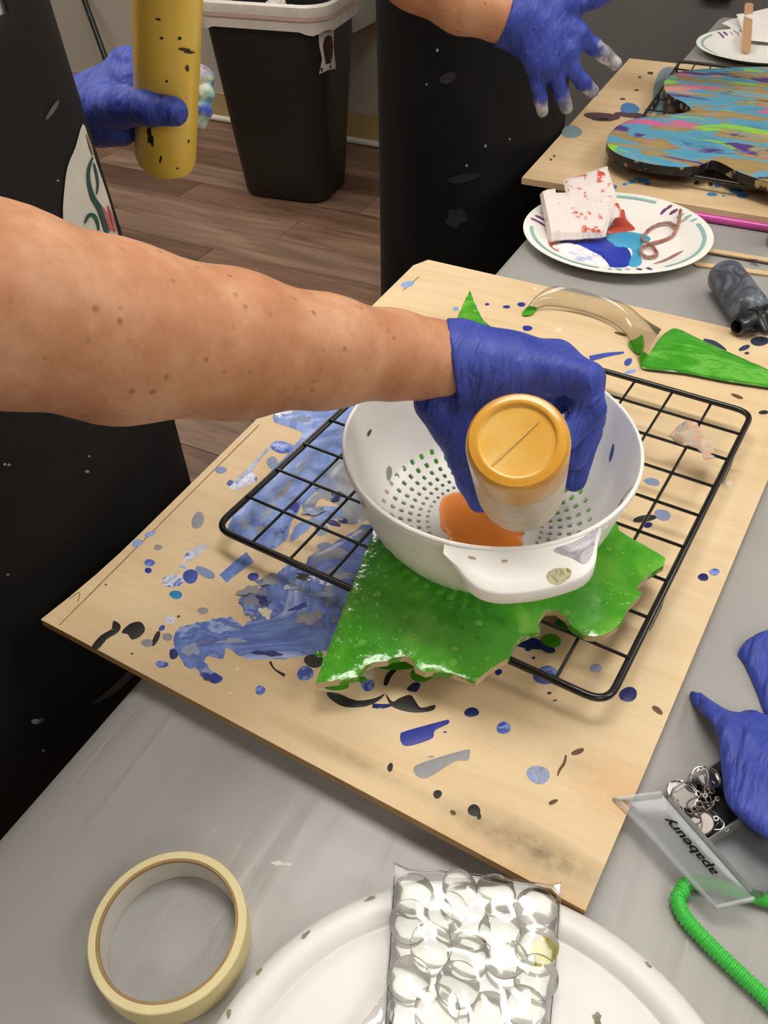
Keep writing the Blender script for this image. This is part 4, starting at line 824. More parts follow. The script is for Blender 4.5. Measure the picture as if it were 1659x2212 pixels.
    tie = np.array([cx-rx*.98, cy, 1.02]); mk('apron_tie', *tube(catmull([tie+[.01, -.05, 0], tie+[-.02, -.02, .02], tie+[-.01, .01, 0], tie+[-.02, .03, -.06], tie+[-.015, .04, -.16]], 5), .006, 6), apron_mat, root)
    for nm, (V, F), mt, spots, pr_ in gloves:
        g_ = mk('glove', V, F, mt, root, label=nm, sharp=0)
        if spots: paint_attr(g_, spots, pr_)
    return root, ap
M_gpA = M_glove; M_gpL = glove_mat('blue glove with green grey paint', [(.35, '6fa3b8'), (.5, 'b9c9b0'), (.6, 'a8a0a8'), (.75, '7a2f3a')]); M_gpB = glove_mat('blue glove with grey white paint', [(.35, '6d6a70'), (.5, 'a9a5a0'), (.65, 'd9d2cb')])
cA = (-.62, .30); sRA, sLA = np.array([-.575, .075, 1.33]), np.array([-.60, .49, 1.33])
armR = [(sRA, .055), (PD(-300, 600, .36), .046), (PD(-140, 640, .382), .0450), (PD(0, 662, .404), .0466), (PD(250, 720, .452), .0468), (PD(500, 746, .503), .0424), (PD(700, 761, .547), .0350), (PD(850, 767, .58), .0288), (PD(940, 780, .598), .0264), (PD(1000, 787, .6), .0240)]
armL = [(sLA, .052), (np.array([-.79, .53, 1.07]), .045), (PD(110, 228, .83), .026), (PD(190, 236, .812), .0195)]
personA, apA = person('person in black apron pouring orange paint with a gloved right hand', cA, .14, .27, [armR, armL], 1.33, (sRA, sLA), .38,
    [('blue nitrile glove gripping the upturned bottle', gA, M_gpA, None, 0), ('blue nitrile glove with paint-stained fingertips round the yellow bottle', gL, M_gpL, [PD(441, 165, .8), PD(443, 204, .8), PD(430, 262, .81)], .026)], 'dedade', '7a6a58', M_black, 1, 1.155, 1.30, ([.8, .95, 1.06, 1.14, 1.26], [1, .982, .955, .952, .88]), lambda th, z: z < 1.135+.07*(th-.5) or .62 < th < 2.3)
cB = (-.585, 1.435); sRB, sLB = np.array([-.57, 1.24, 1.33]), np.array([-.57, 1.63, 1.33])
armRB = [(sRB, .052), (PD(780, -150, 1.04), .046), (PD(900, -60, 1.045), .041), (PD(1000, 2, 1.055), .036), (PD(1080, 30, 1.062), .030), (PD(1120, 40, 1.066), .028)]
armLB = [(sLB, .052), (np.array([-.50, 1.73, 1.07]), .043), (np.array([-.36, 1.66, .98]), .030), (np.array([-.30, 1.63, .97]), .026)]
hl = np.array([-.33, 1.645, .975]); hv = lambda x, y, z, r: (hl+[x, y, z], r)
gBL = hand_mesh([hv(-.03, .01, .0, .030), hv(.01, 0, 0, .029), hv(.03, -.005, 0, .026)], [[hv(.09, .03, 0, .0115), hv(.13, .032, -.006, .0105), hv(.158, .033, -.02, .0088)], [hv(.095, .008, 0, .012), hv(.14, .006, -.008, .0108), hv(.168, .004, -.022, .009)], [hv(.09, -.015, 0, .0118), hv(.132, -.020, -.008, .0106), hv(.158, -.022, -.02, .0088)], [hv(.08, -.036, 0, .0108), hv(.11, -.043, -.006, .0096), hv(.13, -.047, -.015, .008)]],
    [hv(.03, -.02, -.005, .018), hv(.055, -.05, -.015, .0135), hv(.08, -.068, -.02, .0105)], [[hv(.02, .01, 0, .024), hv(.09, .028, 0, .015)], [hv(.02, 0, 0, .025), hv(.09, 0, 0, .016)], [hv(.02, -.01, 0, .024), hv(.08, -.034, 0, .014)]], (hl+[-.028, 0, 0], (-1, 0, 0)), h=.003)
personB, apB = person('person in black apron reaching a blue-gloved hand towards the colourful cut-out', cB, .148, .215, [armRB, armLB], 1.33, (sRB, sLB), .34,
    [('blue nitrile glove with spread fingers smeared grey and white', gB, M_gpB, [PD(1172, 238, 1.11), PD(1224, 228, 1.11), PD(1276, 195, 1.11), PD(1320, 128, 1.09), PD(1300, 112, 1.085)], .034), ('blue nitrile glove', gBL, M_glove, None, 0)], '23232a', '4a3a2e', M_black2, 2.4, 1.2, 1.30, ([1.06, 1.26], [1, .88]), lambda th, z: z < 1.2 or abs(th) < 1.15-2.5*(z-1.2))
# print and paint marks on the aprons
tA = bvh(apA); M_print = pm('apron print white', 'cfcbc0', .75, var='bfbab0', vscale=40); M_pg = pm('apron print green', '1f4a44', .75); M_pr = pm('apron print red', 'b4605a', .75)
pp = decal('printed_panel', apA, catmull([(176, 268), (190, 305), (208, 360), (230, 425), (252, 505), (262, 560), (200, 560), (145, 540), (133, 470), (136, 410), (143, 360), (160, 318)], 3, True), tA, M_print, 8, .0012, label='off-white printed panel with green script')
if pp:
    for pts, wd, mm in [([(195, 340), (187, 362), (186, 390), (195, 425), (210, 450), (220, 480), (226, 505)], [4, 7, 8, 10, 12, 11, 8], M_pg), ([(197, 352), (203, 375), (206, 400), (203, 420)], [3, 5, 5, 3], M_pg), ([(178, 482), (186, 466), (198, 466), (206, 482), (208, 498)], [4, 8, 8, 6, 4], M_pg), ([(216, 448), (226, 470), (236, 498)], [5, 9, 9], M_pr), ([(228, 445), (238, 475), (244, 500)], [4, 6, 6], M_pr), ([(182, 290), (190, 315), (196, 335)], [3, 5, 3], pm('apron print gold', '9a8460', .75))]:
        decal('lettering', pp, stroke(pts, wd), tA, mm, 5, .0022)
M_smear = pm('grey paint smear', '5d5e63', .8, var='3a3a3e', vscale=60); M_speck = pm('pale paint speck', 'a9a7a8', .8)
for poly in (oval(110, 238, 5, 26, 35), oval(85, 1555, 10, 5, -20)): decal('paint_mark', apA, poly, tA, M_smear, 6, .0012)
for pts, wd in [([(195, 1520), (235, 1495), (275, 1460), (300, 1430)], [3, 14, 16, 6])]: decal('paint_mark', apA, stroke(pts, wd), tA, M_smear, 6, .0012)
for u, v, r in [(8, 1002, 2.5), (17, 1003, 2.5), (122, 390, 2), (75, 1557, 6), (15, 1240, 2), (92, 1620, 2.5), (190, 985, 2), (186, 1018, 3)]: decal('paint_speck', apA, oval(u, v, r*1.4, r), tA, M_speck, 3, .0012)
tB = bvh(apB)
for poly in (oval(968, 168, 18, 12, -30), oval(985, 470, 22, 20, 20, wob=.2), oval(1000, 385, 34, 9, -10)): decal('paint_mark', apB, poly, tB, pm('faint grey smear', '2c2b30', .85, var='1a191c', vscale=60), 7, .0012)
for u, v, r in [(945, 108, 3), (1048, 315, 2.5), (1008, 357, 2.5), (922, 182, 2), (1100, 300, 2)]: decal('paint_speck', apB, oval(u, v, r, r*1.3), tB, M_speck, 3, .0012)

# yellow bottle in the left hand
Y0, Y1 = PD(358, 352, .815), PD(362, -60, .668); ya = (Y1-Y0); YL = .215; ya /= np.linalg.norm(ya)
yb = thing('yellow_bottle', tuple(Y0), 'tall yellow paint bottle with black specks held upright in a blue glove', 'bottle')
M_yel = pm('yellow bottle plastic', 'f7d25c', .32, var='e9bf48', vscale=12, coat=.2)
yr = .0283
ybody = mk('body', *lathe([(0, .003), (.018, .0025), (yr-.006, 0), (yr-.0015, .003), (yr, .009), (yr, .17), (yr*.96, .182), (yr*.75, .192), (.014, .197), (0, .197)], 56, Y0, ya), M_yel, yb)
mk('cap', *lathe([(0, .196), (.015, .196), (.015, .212), (.009, .216), (.005, .235), (.0035, .245), (0, .245)], 32, Y0, ya), pm('yellow cap', 'c99a26', .4), yb)
ty = bvh(ybody)
for poly in (oval(400, 108, 10, 6, 15, wob=.4), oval(411, 112, 6, 4, 0, wob=.4), oval(404, 147, 4, 7, 0), oval(349, 82, 4, 3), oval(342, 41, 6, 2.5, 20, wob=.3), oval(360, 175, 3, 3), oval(325, 295, 7, 18, -10, wob=.3), oval(347, 344, 2.5, 8, 10), oval(388, 82, 4, 4), oval(407, 305, 2, 4), oval(383, 363, 3, 2)):
    decal('paint_speck', ybody, poly, ty, pm('dark green black speck', '2a2a1c', .5), 4, .0005)

# ------------------------------------------------------------------ clear tray with green paint
tr = thing('plastic_tray', (*BP(1350, 740), .7607), 'clear plastic tray with wet green paint lying on the plywood board', 'tray')
M_clear = clear_film('clear rigid plastic', 'f1f0ee', .03, .12, 1.12)
def sheet(rowA, rowB, nv=6, th=.0008, bulge=0, nz=0):
    a, b = catmull(np.array(rowA), 5), catmull(np.array(rowB), 5); g = []
    for p, q in zip(a, b):
        for j in range(nv): t = j/(nv-1); x = p+(q-p)*t; x[2] += bulge*4*t*(1-t); g.append(x)
    g = np.array(g); n1, N_ = len(a), len(g); g[:, 2] += nz*np.sin(np.arange(N_)*.9); T1 = np.gradient(g.reshape(n1, nv, 3), axis=0); T2 = np.gradient(g.reshape(n1, nv, 3), axis=1); nm = np.cross(T1, T2).reshape(-1, 3); nm /= np.maximum(np.linalg.norm(nm, axis=1), 1e-9)[:, None]
    V = np.concatenate([g, g+nm*th]); F = [(i*nv+j, i*nv+j+1, (i+1)*nv+j+1, (i+1)*nv+j) for i in range(n1-1) for j in range(nv-1)]; F = F+[tuple(q+N_ for q in f[::-1]) for f in F]
    bd = [j for j in range(nv)]+[i*nv+nv-1 for i in range(1, n1)]+[(n1-1)*nv+j for j in range(nv-2, -1, -1)]+[i*nv for i in range(n1-2, 0, -1)]
    return V, F+[(bd[k], bd[(k+1) % len(bd)], bd[(k+1) % len(bd)]+N_, bd[k]+N_) for k in range(len(bd))]
bz = .7612
bot_ = [P(1140, 676, bz), P(1180, 661, bz+.004), P(1240, 668, bz+.004), P(1300, 686, bz+.004), P(1345, 714, bz+.004), P(1370, 752, bz+.003), P(1385, 792, bz)]
top_r = [P(1138, 668, bz+.002), P(1160, 640, bz+.014), P(1205, 619, bz+.022), P(1290, 638, bz+.024), P(1350, 658, bz+.022), P(1392, 690, bz+.014), P(1428, 712, bz+.004)]
mk('curved_wall', *sheet(bot_, top_r, 7, .0008, .004), M_clear, tr)
mk('wall_rim', *tube(catmull(np.array(top_r), 5), .0011, 6), M_clear, tr); mk('base_rim', *tube(catmull(np.array(bot_), 5), .0009, 6), M_clear, tr)
fl_o = [BP(1383, 795), BP(1400, 772), BP(1425, 735), BP(1440, 722), BP(1462, 715), BP(1520, 742), BP(1600, 778), BP(1700, 822), BP(1745, 846), BP(1740, 857), BP(1659, 843), BP(1560, 828), BP(1480, 812), BP(1400, 803)]
mk('tray_floor', *prism([tuple(q) for q in fl_o], .7612, .7632), M_clear, tr, smooth=False)
wg = catmull(fl_o, 4, True)
mk('paint_pool', *film(wg, lambda x, y: .7634, .0022, .005, .008, .0003, 120, 2), marble('streaked green paint', [(.3, '2f8a1e'), (.5, '47a82a'), (.6, '6fbf4c'), (.75, '3d9a22')], 18, 1.2, .15, (1, 3, 1), coat=.6), tr, label='wet green paint pooled on the tray floor')
mk('front_lip', *tube([np.array([*BP(u, v), .7650]) for u, v in [(1384, 796), (1400, 802), (1480, 811), (1560, 827), (1659, 842), (1740, 856)]], .0014, 8), M_clear, tr)
for pts in ([(1128, 676), (1142, 658), (1160, 662), (1148, 676)], [(1358, 735), (1375, 728), (1388, 720), (1392, 745), (1380, 760), (1364, 750)], [(1384, 755), (1400, 762), (1412, 772), (1395, 775), (1386, 790)]):
    mk('paint_smear', *film(catmull([P(u, v, bz+.0035)[:2] for u, v in pts], 4, True), lambda x, y: bz+.0012, .0012, .003, .004), PM['green'], tr)

# ------------------------------------------------------------------ paper plates
def plate_z(r): return np.interp(r, [0, .082, .094, .104, .122, .1245], [.0022, .0022, .0060, .0115, .0165, .0160])
def plate(c, z, label, spin=0, rad=1.0):
    o = thing('paper_plate', (c[0], c[1], z), label, 'plate'); rr = [0, .04, .082, .088, .094, .104, .113, .122, .1245]
    pr = [(r*rad, plate_z(r)) for r in rr]+[(.1248*rad, .0152), (.122*rad, .0152), (.104*rad, .0102), (.094*rad, .0048), (.082*rad, .0004), (0, .0004)]
    mk('dish', *lathe(pr, 72, (c[0], c[1], z)), pm('plate paper', 'f3f0ea', .55), o)
    def pat(name, polar, mt, off=.0006):
        xy = np.array([(r*rad*math.cos(a), r*rad*math.sin(a)) for r, a in polar]); Q, F = fill(xy, .004)
        V = np.array([(c[0]+x, c[1]+y, z+plate_z(math.hypot(x, y)/rad)+off) for x, y in Q]); mk(name, V, F, mt, o)
    Mt, Mv, Mg = pm('plate teal', '8fb9b6', .6), pm('plate purple', '6f3a74', .6), pm('plate grey', 'b9b9b0', .6)
    for s0 in (0, 2.1, 4.2):
        s_ = s0+spin
        for k in range(1): pat('rim_band', [(.1155, s_+.35+t) for t in np.linspace(0, 1.35, 28)]+[(.1105, s_+.35+t) for t in np.linspace(1.35, 0, 28)], Mt)
        for dr, da, sz, mm in ((.108, .05, .010, Mv), (.112, .16, .008, Mv), (.103, .17, .009, Mv), (.107, -.08, .009, Mg), (.112, -.17, .008, Mt), (.104, -.2, .009, Mg), (.113, -.28, .007, Mt)):
            a = s_+da; pat('petal', [(dr+sz*.75*math.cos(q), a+sz*.32/.11*math.sin(q)) for q in np.linspace(0, 6.28, 13)[:-1]], mm)
    return o
p1 = np.array([-.238, 1.108]); zP = ZC+.0003
pl1 = plate(p1, zP, 'floral paper plate smeared with blue and white paint beneath a stained paper towel', 1.0)
def zplate(c, rad=1): return lambda x, y: zP+float(plate_z(math.hypot(x-c[0], y-c[1])/rad))
cz = lambda x, y: (1100+x/2.968, 380+y/2.968)
def onpl(name, pts, mt, h=.0016, z=.0025, smooth_n=4): mk(name, *film(catmull([P(*cz(*q), zP+z)[:2] for q in pts], smooth_n, True), zplate(p1), h, .006, .006, .0003, 300, len(pts)), mt, pl1)
onpl('paint_smear', [(330, 420), (440, 400), (560, 390), (700, 390), (740, 440), (780, 500), (770, 570), (700, 590), (640, 580), (560, 500), (450, 470), (350, 460)], pm('royal blue paint', '2238a8', .3, var='2f49c4', coat=.3))
onpl('paint_smear', [(600, 390), (680, 365), (780, 358), (880, 380), (905, 410), (850, 440), (840, 500), (850, 560), (800, 585), (760, 560), (790, 500), (770, 460), (700, 470), (630, 430)], pm('sky blue paint', '3fa0cc', .35, var='5fb6da', coat=.3), .0022)
onpl('paint_smear', [(300, 450), (340, 430), (440, 440), (520, 480), (580, 510), (620, 540), (640, 585), (540, 575), (420, 545), (330, 500)], marble('white blue swirl', [(.3, '9fb2e6'), (.45, 'f2f0f2'), (.55, 'ffffff'), (.65, 'b58a80'), (.72, 'eeeef2'), (.85, '5a72d0')], 26, 1.2), .0028)
onpl('paint_smear', [(610, 375), (660, 300), (700, 240), (735, 230), (760, 285), (808, 340), (760, 355), (680, 365)], pm('brick red paint', 'c04a35', .4, var='a93a2a', coat=.2), .004)
onpl('paint_smear', [(250, 430), (275, 418), (290, 440), (275, 470), (320, 492), (285, 497), (255, 470)], MATS['brick red paint'], .001)
onpl('paint_smear', [(920, 565), (1000, 530), (1060, 500), (1110, 490), (1090, 512), (1000, 555)], marble('red grey scrape', [(.4, '9f9a98'), (.6, 'b0583f')], 120), .0008)
yarn = catmull([np.array([*P(*cz(x, y), zP+.004)[:2], zP+h]) for x, y, h in [(1085, 280, .018), (1078, 330, .012), (1050, 385, .006), (990, 418, .0055), (910, 442, .006), (850, 472, .0075), (842, 505, .007), (880, 528, .006), (930, 522, .006), (945, 503, .006), (905, 462, .0085), (855, 432, .0085), (862, 392, .006), (900, 348, .006), (960, 318, .006), (1020, 318, .008), (1058, 350, .0105)]], 5)
mk('yarn_loop', *tube(yarn, .0021+.0003*np.sin(np.arange(len(yarn))*2.1), 8), marble('paint soaked yarn', [(.35, '8f8a88'), (.5, 'a9705e'), (.65, '8a4a3c')], 70, 1, .7), None, 'loop of paint-soaked reddish grey yarn lying on the near floral plate', 'yarn')
def slab(c4_, th, nu=18, nv=18, bul=0, nz=.0008, seed=0, ridges=0):
    A, B_, C_, D_ = (np.array(q) for q in c4_); g = []
    for i in range(nu):
        for j in range(nv):
            s_, t = i/(nu-1), j/(nv-1); g.append((A*(1-s_)+B_*s_)*(1-t)+(D_*(1-s_)+C_*s_)*t)
    g = np.array(g).reshape(nu, nv, 3); nm = np.cross(B_-A, D_-A); nm /= np.linalg.norm(nm); nm = nm if nm[2] > 0 else -nm
    S, T = np.meshgrid(np.linspace(0, 1, nu), np.linspace(0, 1, nv), indexing='ij'); hh = bul*4*S*(1-S)*4*T*(1-T)*.6+nz*wave2(np.c_[S.ravel(), T.ravel()], 9, seed).reshape(nu, nv)
    ed = np.minimum(np.minimum(S, 1-S), np.minimum(T, 1-T)); rnd = np.sqrt(np.clip(1-(1-np.clip(ed/.09, 0, 1))**2, 0, 1))
    top = g+nm*(hh+th*.5*rnd)[..., None]; bt_ = g+nm*(hh-th*.5*rnd)[..., None]; N_ = nu*nv; V = np.concatenate([top.reshape(-1, 3), bt_.reshape(-1, 3)])
    F = [(i*nv+j, i*nv+j+1, (i+1)*nv+j+1, (i+1)*nv+j) for i in range(nu-1) for j in range(nv-1)]; return V, F+[tuple(q+N_ for q in f[::-1]) for f in F]
def towel_mat():
    m, N, L, B = new_mat('stained paper towel'); B.inputs['Roughness'].default_value = .9; v = coords(N, L)
    f = noise(N, L, v, 42, 4, .6); mr = N.new('ShaderNodeMapRange'); mr.inputs[1].default_value = .56; mr.inputs[2].default_value = .62; L.new(f, mr.inputs[0])
    L.new(mix(N, L, mr.outputs[0], 'f0e4df', 'd0533c'), B.inputs['Base Color']); wv = N.new('ShaderNodeTexWave'); wv.inputs['Scale'].default_value = 110; wv.inputs['Distortion'].default_value = .6; L.new(coords(N, L, rot=(0, .5, .6)), wv.inputs[0]); bump(N, L, B, wv.outputs[1], .5, .0015); return m
M_tow = towel_mat()
tw = thing('paper_towel', (*p1, zP+.004), 'folded white paper towel stained with red paint on the near floral plate', 'paper towel')
mk('front_fold', *slab([P(1170, 418, zP+.034), P(1330, 425, zP+.042), P(1308, 512, zP+.012), P(1192, 520, zP+.010)], .014, bul=.004, seed=1), M_tow, tw)
mk('rolled_edge', *slab([P(1166, 420, zP+.036), P(1200, 412, zP+.038), P(1210, 515, zP+.012), P(1188, 522, zP+.010)], .020, 12, 18, seed=3), M_tow, tw)
mk('back_flap', *slab([P(1216, 388, zP+.052), P(1312, 358, zP+.064), P(1345, 470, zP+.020), P(1235, 480, zP+.022)], .006, bul=.004, nz=.002, seed=2), M_tow, tw)
# second plate
p2 = np.array([-.215, 2.085]); pl2 = plate(p2, zP, 'floral paper plate with a tan craft stick behind the colourful cut-out', 2.4, 1.05)
tw2 = thing('paper_towel', (*P(1640, 45, zP+.01)[:2], zP+.004), 'clean white paper towel lying on the far floral plate', 'paper towel')
mk('front_fold', *slab([P(1590, 32, zP+.030), P(1665, 18, zP+.036), P(1700, 95, zP+.010), P(1612, 88, zP+.010)], .008, bul=.004, nz=.002, seed=5), pm('white tissue', 'ece8e4', .9, bscale=120), tw2)
mk('back_flap', *slab([P(1560, 50, zP+.012), P(1640, 22, zP+.028), P(1665, 60, zP+.012), P(1600, 75, zP+.008)], .005, bul=.003, nz=.002, seed=6), MATS['white tissue'], tw2)
def craft_stick(a, b, z0, z1, wd, th, label, mat, group=None):
    a, b = np.array(a[:2]), np.array(b[:2]); d = (b-a)/np.linalg.norm(b-a); nrm = np.array([-d[1], d[0]]); ln = np.linalg.norm(b-a); ol_ = []
    for k in range(9): t = math.pi/2+math.pi*k/8; ol_.append(a+d*(wd/2+math.cos(t)*wd/2)+nrm*math.sin(t)*wd/2)
    for k in range(9): t = -math.pi/2+math.pi*k/8; ol_.append(b-d*wd/2+d*math.cos(t)*wd/2+nrm*math.sin(t)*wd/2)
    zf = lambda x, y: z0+(z1-z0)*((np.array([x, y])-a)@d)/ln
    V, F = prism([tuple(q) for q in ol_], lambda x, y: zf(x, y), lambda x, y: zf(x, y)+th); return mk('craft_stick', V, F, mat, None, label, 'craft stick', group, smooth=False)
M_st = pm('birch stick', 'd9bd93', .6, var='cfae80', vscale=30, stretch=(1, 1, 1))
craft_stick(P(1613, 30, zP+.02), P(1611, 112, zP+.008), zP+.040, zP+.007, .018, .002, 'tan craft stick leaning on the far floral plate', pm('tan stick', 'c69c74', .6))
cs1 = craft_stick(P(1524, 546, zP), P(1760, 586, zP), zP+.0030, zP+.0030, .0105, .002, 'craft stick with a dark purple dab beside the near plate', M_st)
mk('paint_dab', *film([P(a, b, zP+.005)[:2] for a, b in oval(1632, 564, 9, 3, 15, wob=.3)], lambda x, y: zP+.005, .0004, .002, .003), pm('dark purple dab', '4a3050', .5), cs1)
craft_stick(P(1498, 572, zP), P(1750, 606, zP), zP+.0004, zP+.0004, .0105, .002, 'bare craft stick lying flat between the near plate and the dark bottle', M_st)

# pink straw, dark bottle, black tube, cup
a, b = P(1502, 466, ZC+.006), P(1760, 508, ZC+.006); tpts = [a+(b-a)*t for t in np.linspace(0, 1, 10)]
ps = mk('drinking_straw', *tube(tpts, .0055, 14), pm('pink plastic', 'd14fa6', .3, coat=.3), None, 'straight pink plastic straw lying beside the far plywood board', 'straw')
db = thing('dark_bottle', (*P(1620, 660, ZC)[:2], ZC), 'grey paint-smeared plastic bottle lying on its side next to the craft sticks', 'bottle')
rb_ = .0215; d0, d1 = P(1563, 592, ZC+rb_+.0008), P(1668, 735, ZC+rb_+.0008); dd = (d1-d0); dl = np.linalg.norm(dd)
M_dk = marble('smeared dark bottle', [(.3, '2c2c33'), (.45, '4a4c55'), (.55, '6d7884'), (.65, '3d3d47'), (.8, '5a2f3a')], 26, 1.5, .45)
mk('body', *lathe([(0, .001), (rb_-.007, 0), (rb_-.002, .002), (rb_, .008), (rb_, .085), (rb_*.85, .095), (.011, .101), (0, .101)], 40, d0, dd), M_dk, db)
mk('cap', *lathe([(0, .1), (.012, .1), (.012, .115), (.008, .118), (.003, .135), (0, .135)], 24, d0, dd), pm('black cap', '17181b', .35), db)
rt_ = .0115; k0, k1 = P(1590, 706, .7605+rt_+.001), P(1720, 655, ZC+rt_+.012); kd = k1-k0
bk = thing('paint_tube', (*k0[:2], k0[2]-rt_), 'black paint-crusted bottle nozzle lying at the neck of the dark bottle', 'paint tube'); M_bk = pm('glossy black crust', '121316', .3, var='2a3038', vscale=60, coat=.4, bscale=90, bstr=.5, bdist=.003)
mk('nozzle', *lathe([(.006, .006), (.0075, .0), (.0098, .001), (rt_, .006), (rt_, .024)], 28, k0, kd), M_bk, bk); mk('collar', *lathe([(rt_, .024), (rt_+.002, .025), (rt_+.002, .030), (rt_, .031)], 28, k0, kd), M_bk, bk)
mk('grip', *lathe([(rt_, .031), (rt_+.001, .04), (rt_+.0015, .09), (0, .095)], 28, k0, kd), M_bk, bk)
cq = P(1668, 560, ZC); mk('cup', *lathe([(0, .002), (.018, .002), (.021, .045), (.0225, .046), (.0225, .044), (.0195, 0), (0, 0)], 36, (cq[0]+.004, cq[1]+.045, ZC+.0003)), pm('grey green cup', '8f988f', .4), None, 'small grey-green cup beside the pink straw', 'cup')

# ------------------------------------------------------------------ far board with the colourful cut-out
q0, q1, q2 = P(1127, 384, .762)[:2], P(1360, 126, .762)[:2], P(1659, 470, .762)[:2]; ex = (q2-q0)/np.linalg.norm(q2-q0); q3 = q0+ex*.47; q4 = q1+ex*.47
fb = thing('plywood_board', (*(q0+q4)/2, .7525), 'plywood board under the rack with the multicoloured cut-out', 'board')
bb, FbF = prism([tuple(q) for q in (q0, q3, q4, q1)], .7525, .762)
M_ply2 = ply_mat('plywood face far', 'e2c69c', 'd5b286'); mk('panel', bb, FbF, M_ply2, fb, smooth=False)
Z2 = .762; fdrops = [(1390, 390, 13, 5, 'lb2'), (1365, 393, 9, 4, 'lb2'), (1377, 386, 8, 3, 'lb2'), (1398, 397, 7, 4, 'lb2'), (1327, 404, 6, 5, 'lb2'), (1590, 412, 16, 6, 'lb2'), (1605, 422, 14, 6, 'lb2'), (1538, 420, 12, 4, 'lb2'), (1563, 423, 4, 2, 'lb2'), (1550, 400, 8, 5, 'lb2'), (1360, 235, 22, 12, 'lb2'), (1425, 210, 14, 50, 'gt'), (1445, 165, 26, 20, 'gt'), (1405, 158, 7, 3, 'dk'), (1345, 214, 6, 2, 'dk'), (1300, 252, 38, 9, 'mr'), (1365, 249, 42, 6, 'mr'), (1300, 258, 26, 4, 'dk'), (1235, 285, 22, 14, 'gt'), (1197, 337, 3, 2, 'dk'), (1190, 345, 3, 2, 'dk'), (1375, 195, 5, 2, 'dk'), (1382, 167, 4, 2, 'dk'), (1402, 240, 10, 6, 'gt'), (1505, 395, 6, 4, 'dk'), (1535, 398, 6, 4, 'dk'), (1350, 398, 6, 3, 'lb2')]
PM.update({'lb2': pm('steel blue paint', '4f83b5', .4), 'gt': pm('grey teal paint', '7b95a0', .5, var='8d8f8c', vscale=80), 'dk': pm('dark brown paint', '4a3a34', .5), 'mr': pm('maroon brown paint', '5e4246', .5)})
for u, v, ru, rv, mt in fdrops: mk('paint_drop', *film([P(a, b, Z2)[:2] for a, b in oval(u, v, ru, rv, 5 if ru > 20 else 0, 18)], lambda x, y: Z2, .0006, .003, .008), PM[mt], fb)
ZR2 = .780; rk2 = wire_rack(P(1322, 352, ZR2), P(1730, 420, ZR2), P(1790, 170, ZR2), ZR2, 9, 9, 'black wire rack under the multicoloured cut-out on the far board', .7627)
m, N, L, B = new_mat('multicolour dirty pour'); B.inputs['Roughness'].default_value = .35; B.inputs['Coat Weight'].default_value = .3
v = coords(N, L, (.55, 1.6, 1), rot=(0, 0, -.3)); col = ramp(N, L, noise(N, L, v, 13, 6, .6, .5), [(.28, '6b5a80'), (.35, '4f9cc0'), (.49, '62aecb'), (.51, 'a58a58'), (.60, 'b59c68'), (.63, '7fb0bd')])
for sc2, off_, c, lo_, hi_ in ((12, 3.1, '95d84a', .60, .63), (11, 7.7, 'e070a4', .60, .64), (11, 11.3, '55388a', .61, .64), (15, 17.9, '5a3040', .64, .67), (10, 23.3, 'e6a08c', .64, .68)):
    mp = N.new('ShaderNodeMapping'); mp.inputs['Location'].default_value = (off_, off_*1.7, 0); L.new(v, mp.inputs[0]); f = noise(N, L, mp.outputs[0], sc2, 4, .55, .6); mr = N.new('ShaderNodeMapRange'); mr.inputs[1].default_value = lo_; mr.inputs[2].default_value = hi_; L.new(f, mr.inputs[0]); col = mix(N, L, mr.outputs[0], col, c)
L.new(col, B.inputs['Base Color']); M_multi = m
ZM1 = .797
mp_ = [(1659, 392), (1600, 372), (1545, 346), (1515, 355), (1470, 360), (1400, 352), (1345, 336), (1316, 318), (1312, 298), (1328, 276), (1362, 258), (1420, 248), (1470, 244), (1492, 236), (1480, 222), (1452, 208), (1436, 192), (1440, 168), (1480, 152), (1560, 146), (1659, 143), (1800, 146), (1840, 200), (1820, 300), (1780, 400), (1720, 410)]
mo = catmull([P(u, v, ZM1)[:2] for u, v in mp_], 5, True)
mc = thing('colourful_cutout', (*np.mean(mo, 0), .7828), 'lobed wooden cut-out painted in swirled blue, gold, pink, purple and lime', 'wood cutout')
mk('painted_face', *film(mo, lambda x, y: ZM1-.001, .0014, .006, .012, .0005, 80, 3), M_multi, mc)
V, F = prism([tuple(q) for q in mo], .7836, ZM1-.0006); F = [f for f in F if len(f) == 4]+[f for f in F if len(f) > 4][:1]
mk('dripped_edge', V, F, pm('black dripped edge', '1d1a1c', .4, var='b09a68', vscale=60, vfac=1, vlo=.56, vhi=.62), mc, smooth=False)

# ------------------------------------------------------------------ near things: tape, lid, bag of glass stones
tc = P(362, 2003, ZC+.021); tp_ = thing('masking_tape', (tc[0], tc[1], ZC), 'roll of cream masking tape lying flat on the grey tablecloth', 'tape')
hT = .021; mk('tape_roll', *lathe([(.0400, .0003), (.0440, .0), (.0447, .0006), (.0447, hT-.0006), (.0441, hT), (.0400, hT), (.0400, .0003)], 96, (tc[0], tc[1], ZC)), pm('cream crepe tape', 'e3d5a4', .7, var='d9ca97', vscale=60, bscale=400, bstr=.2), tp_)
mk('cardboard_core', *lathe([(.0382, .0003), (.0400, .0003), (.0400, hT+.0002), (.0396, hT+.0004), (.0384, hT+.0002), (.0382, hT-.001), (.0382, .0003)], 96, (tc[0], tc[1], ZC)), pm('brown core card', 'a3875c', .8, var='8d7148', vscale=80), tp_)
mk('core_lining', *lathe([(.0381, .0004), (.03815, hT-.0018)], 96, (tc[0], tc[1], ZC)), pm('grey white core lining', 'cdc9bf', .7, var='bdb8ae', vscale=30), tp_)
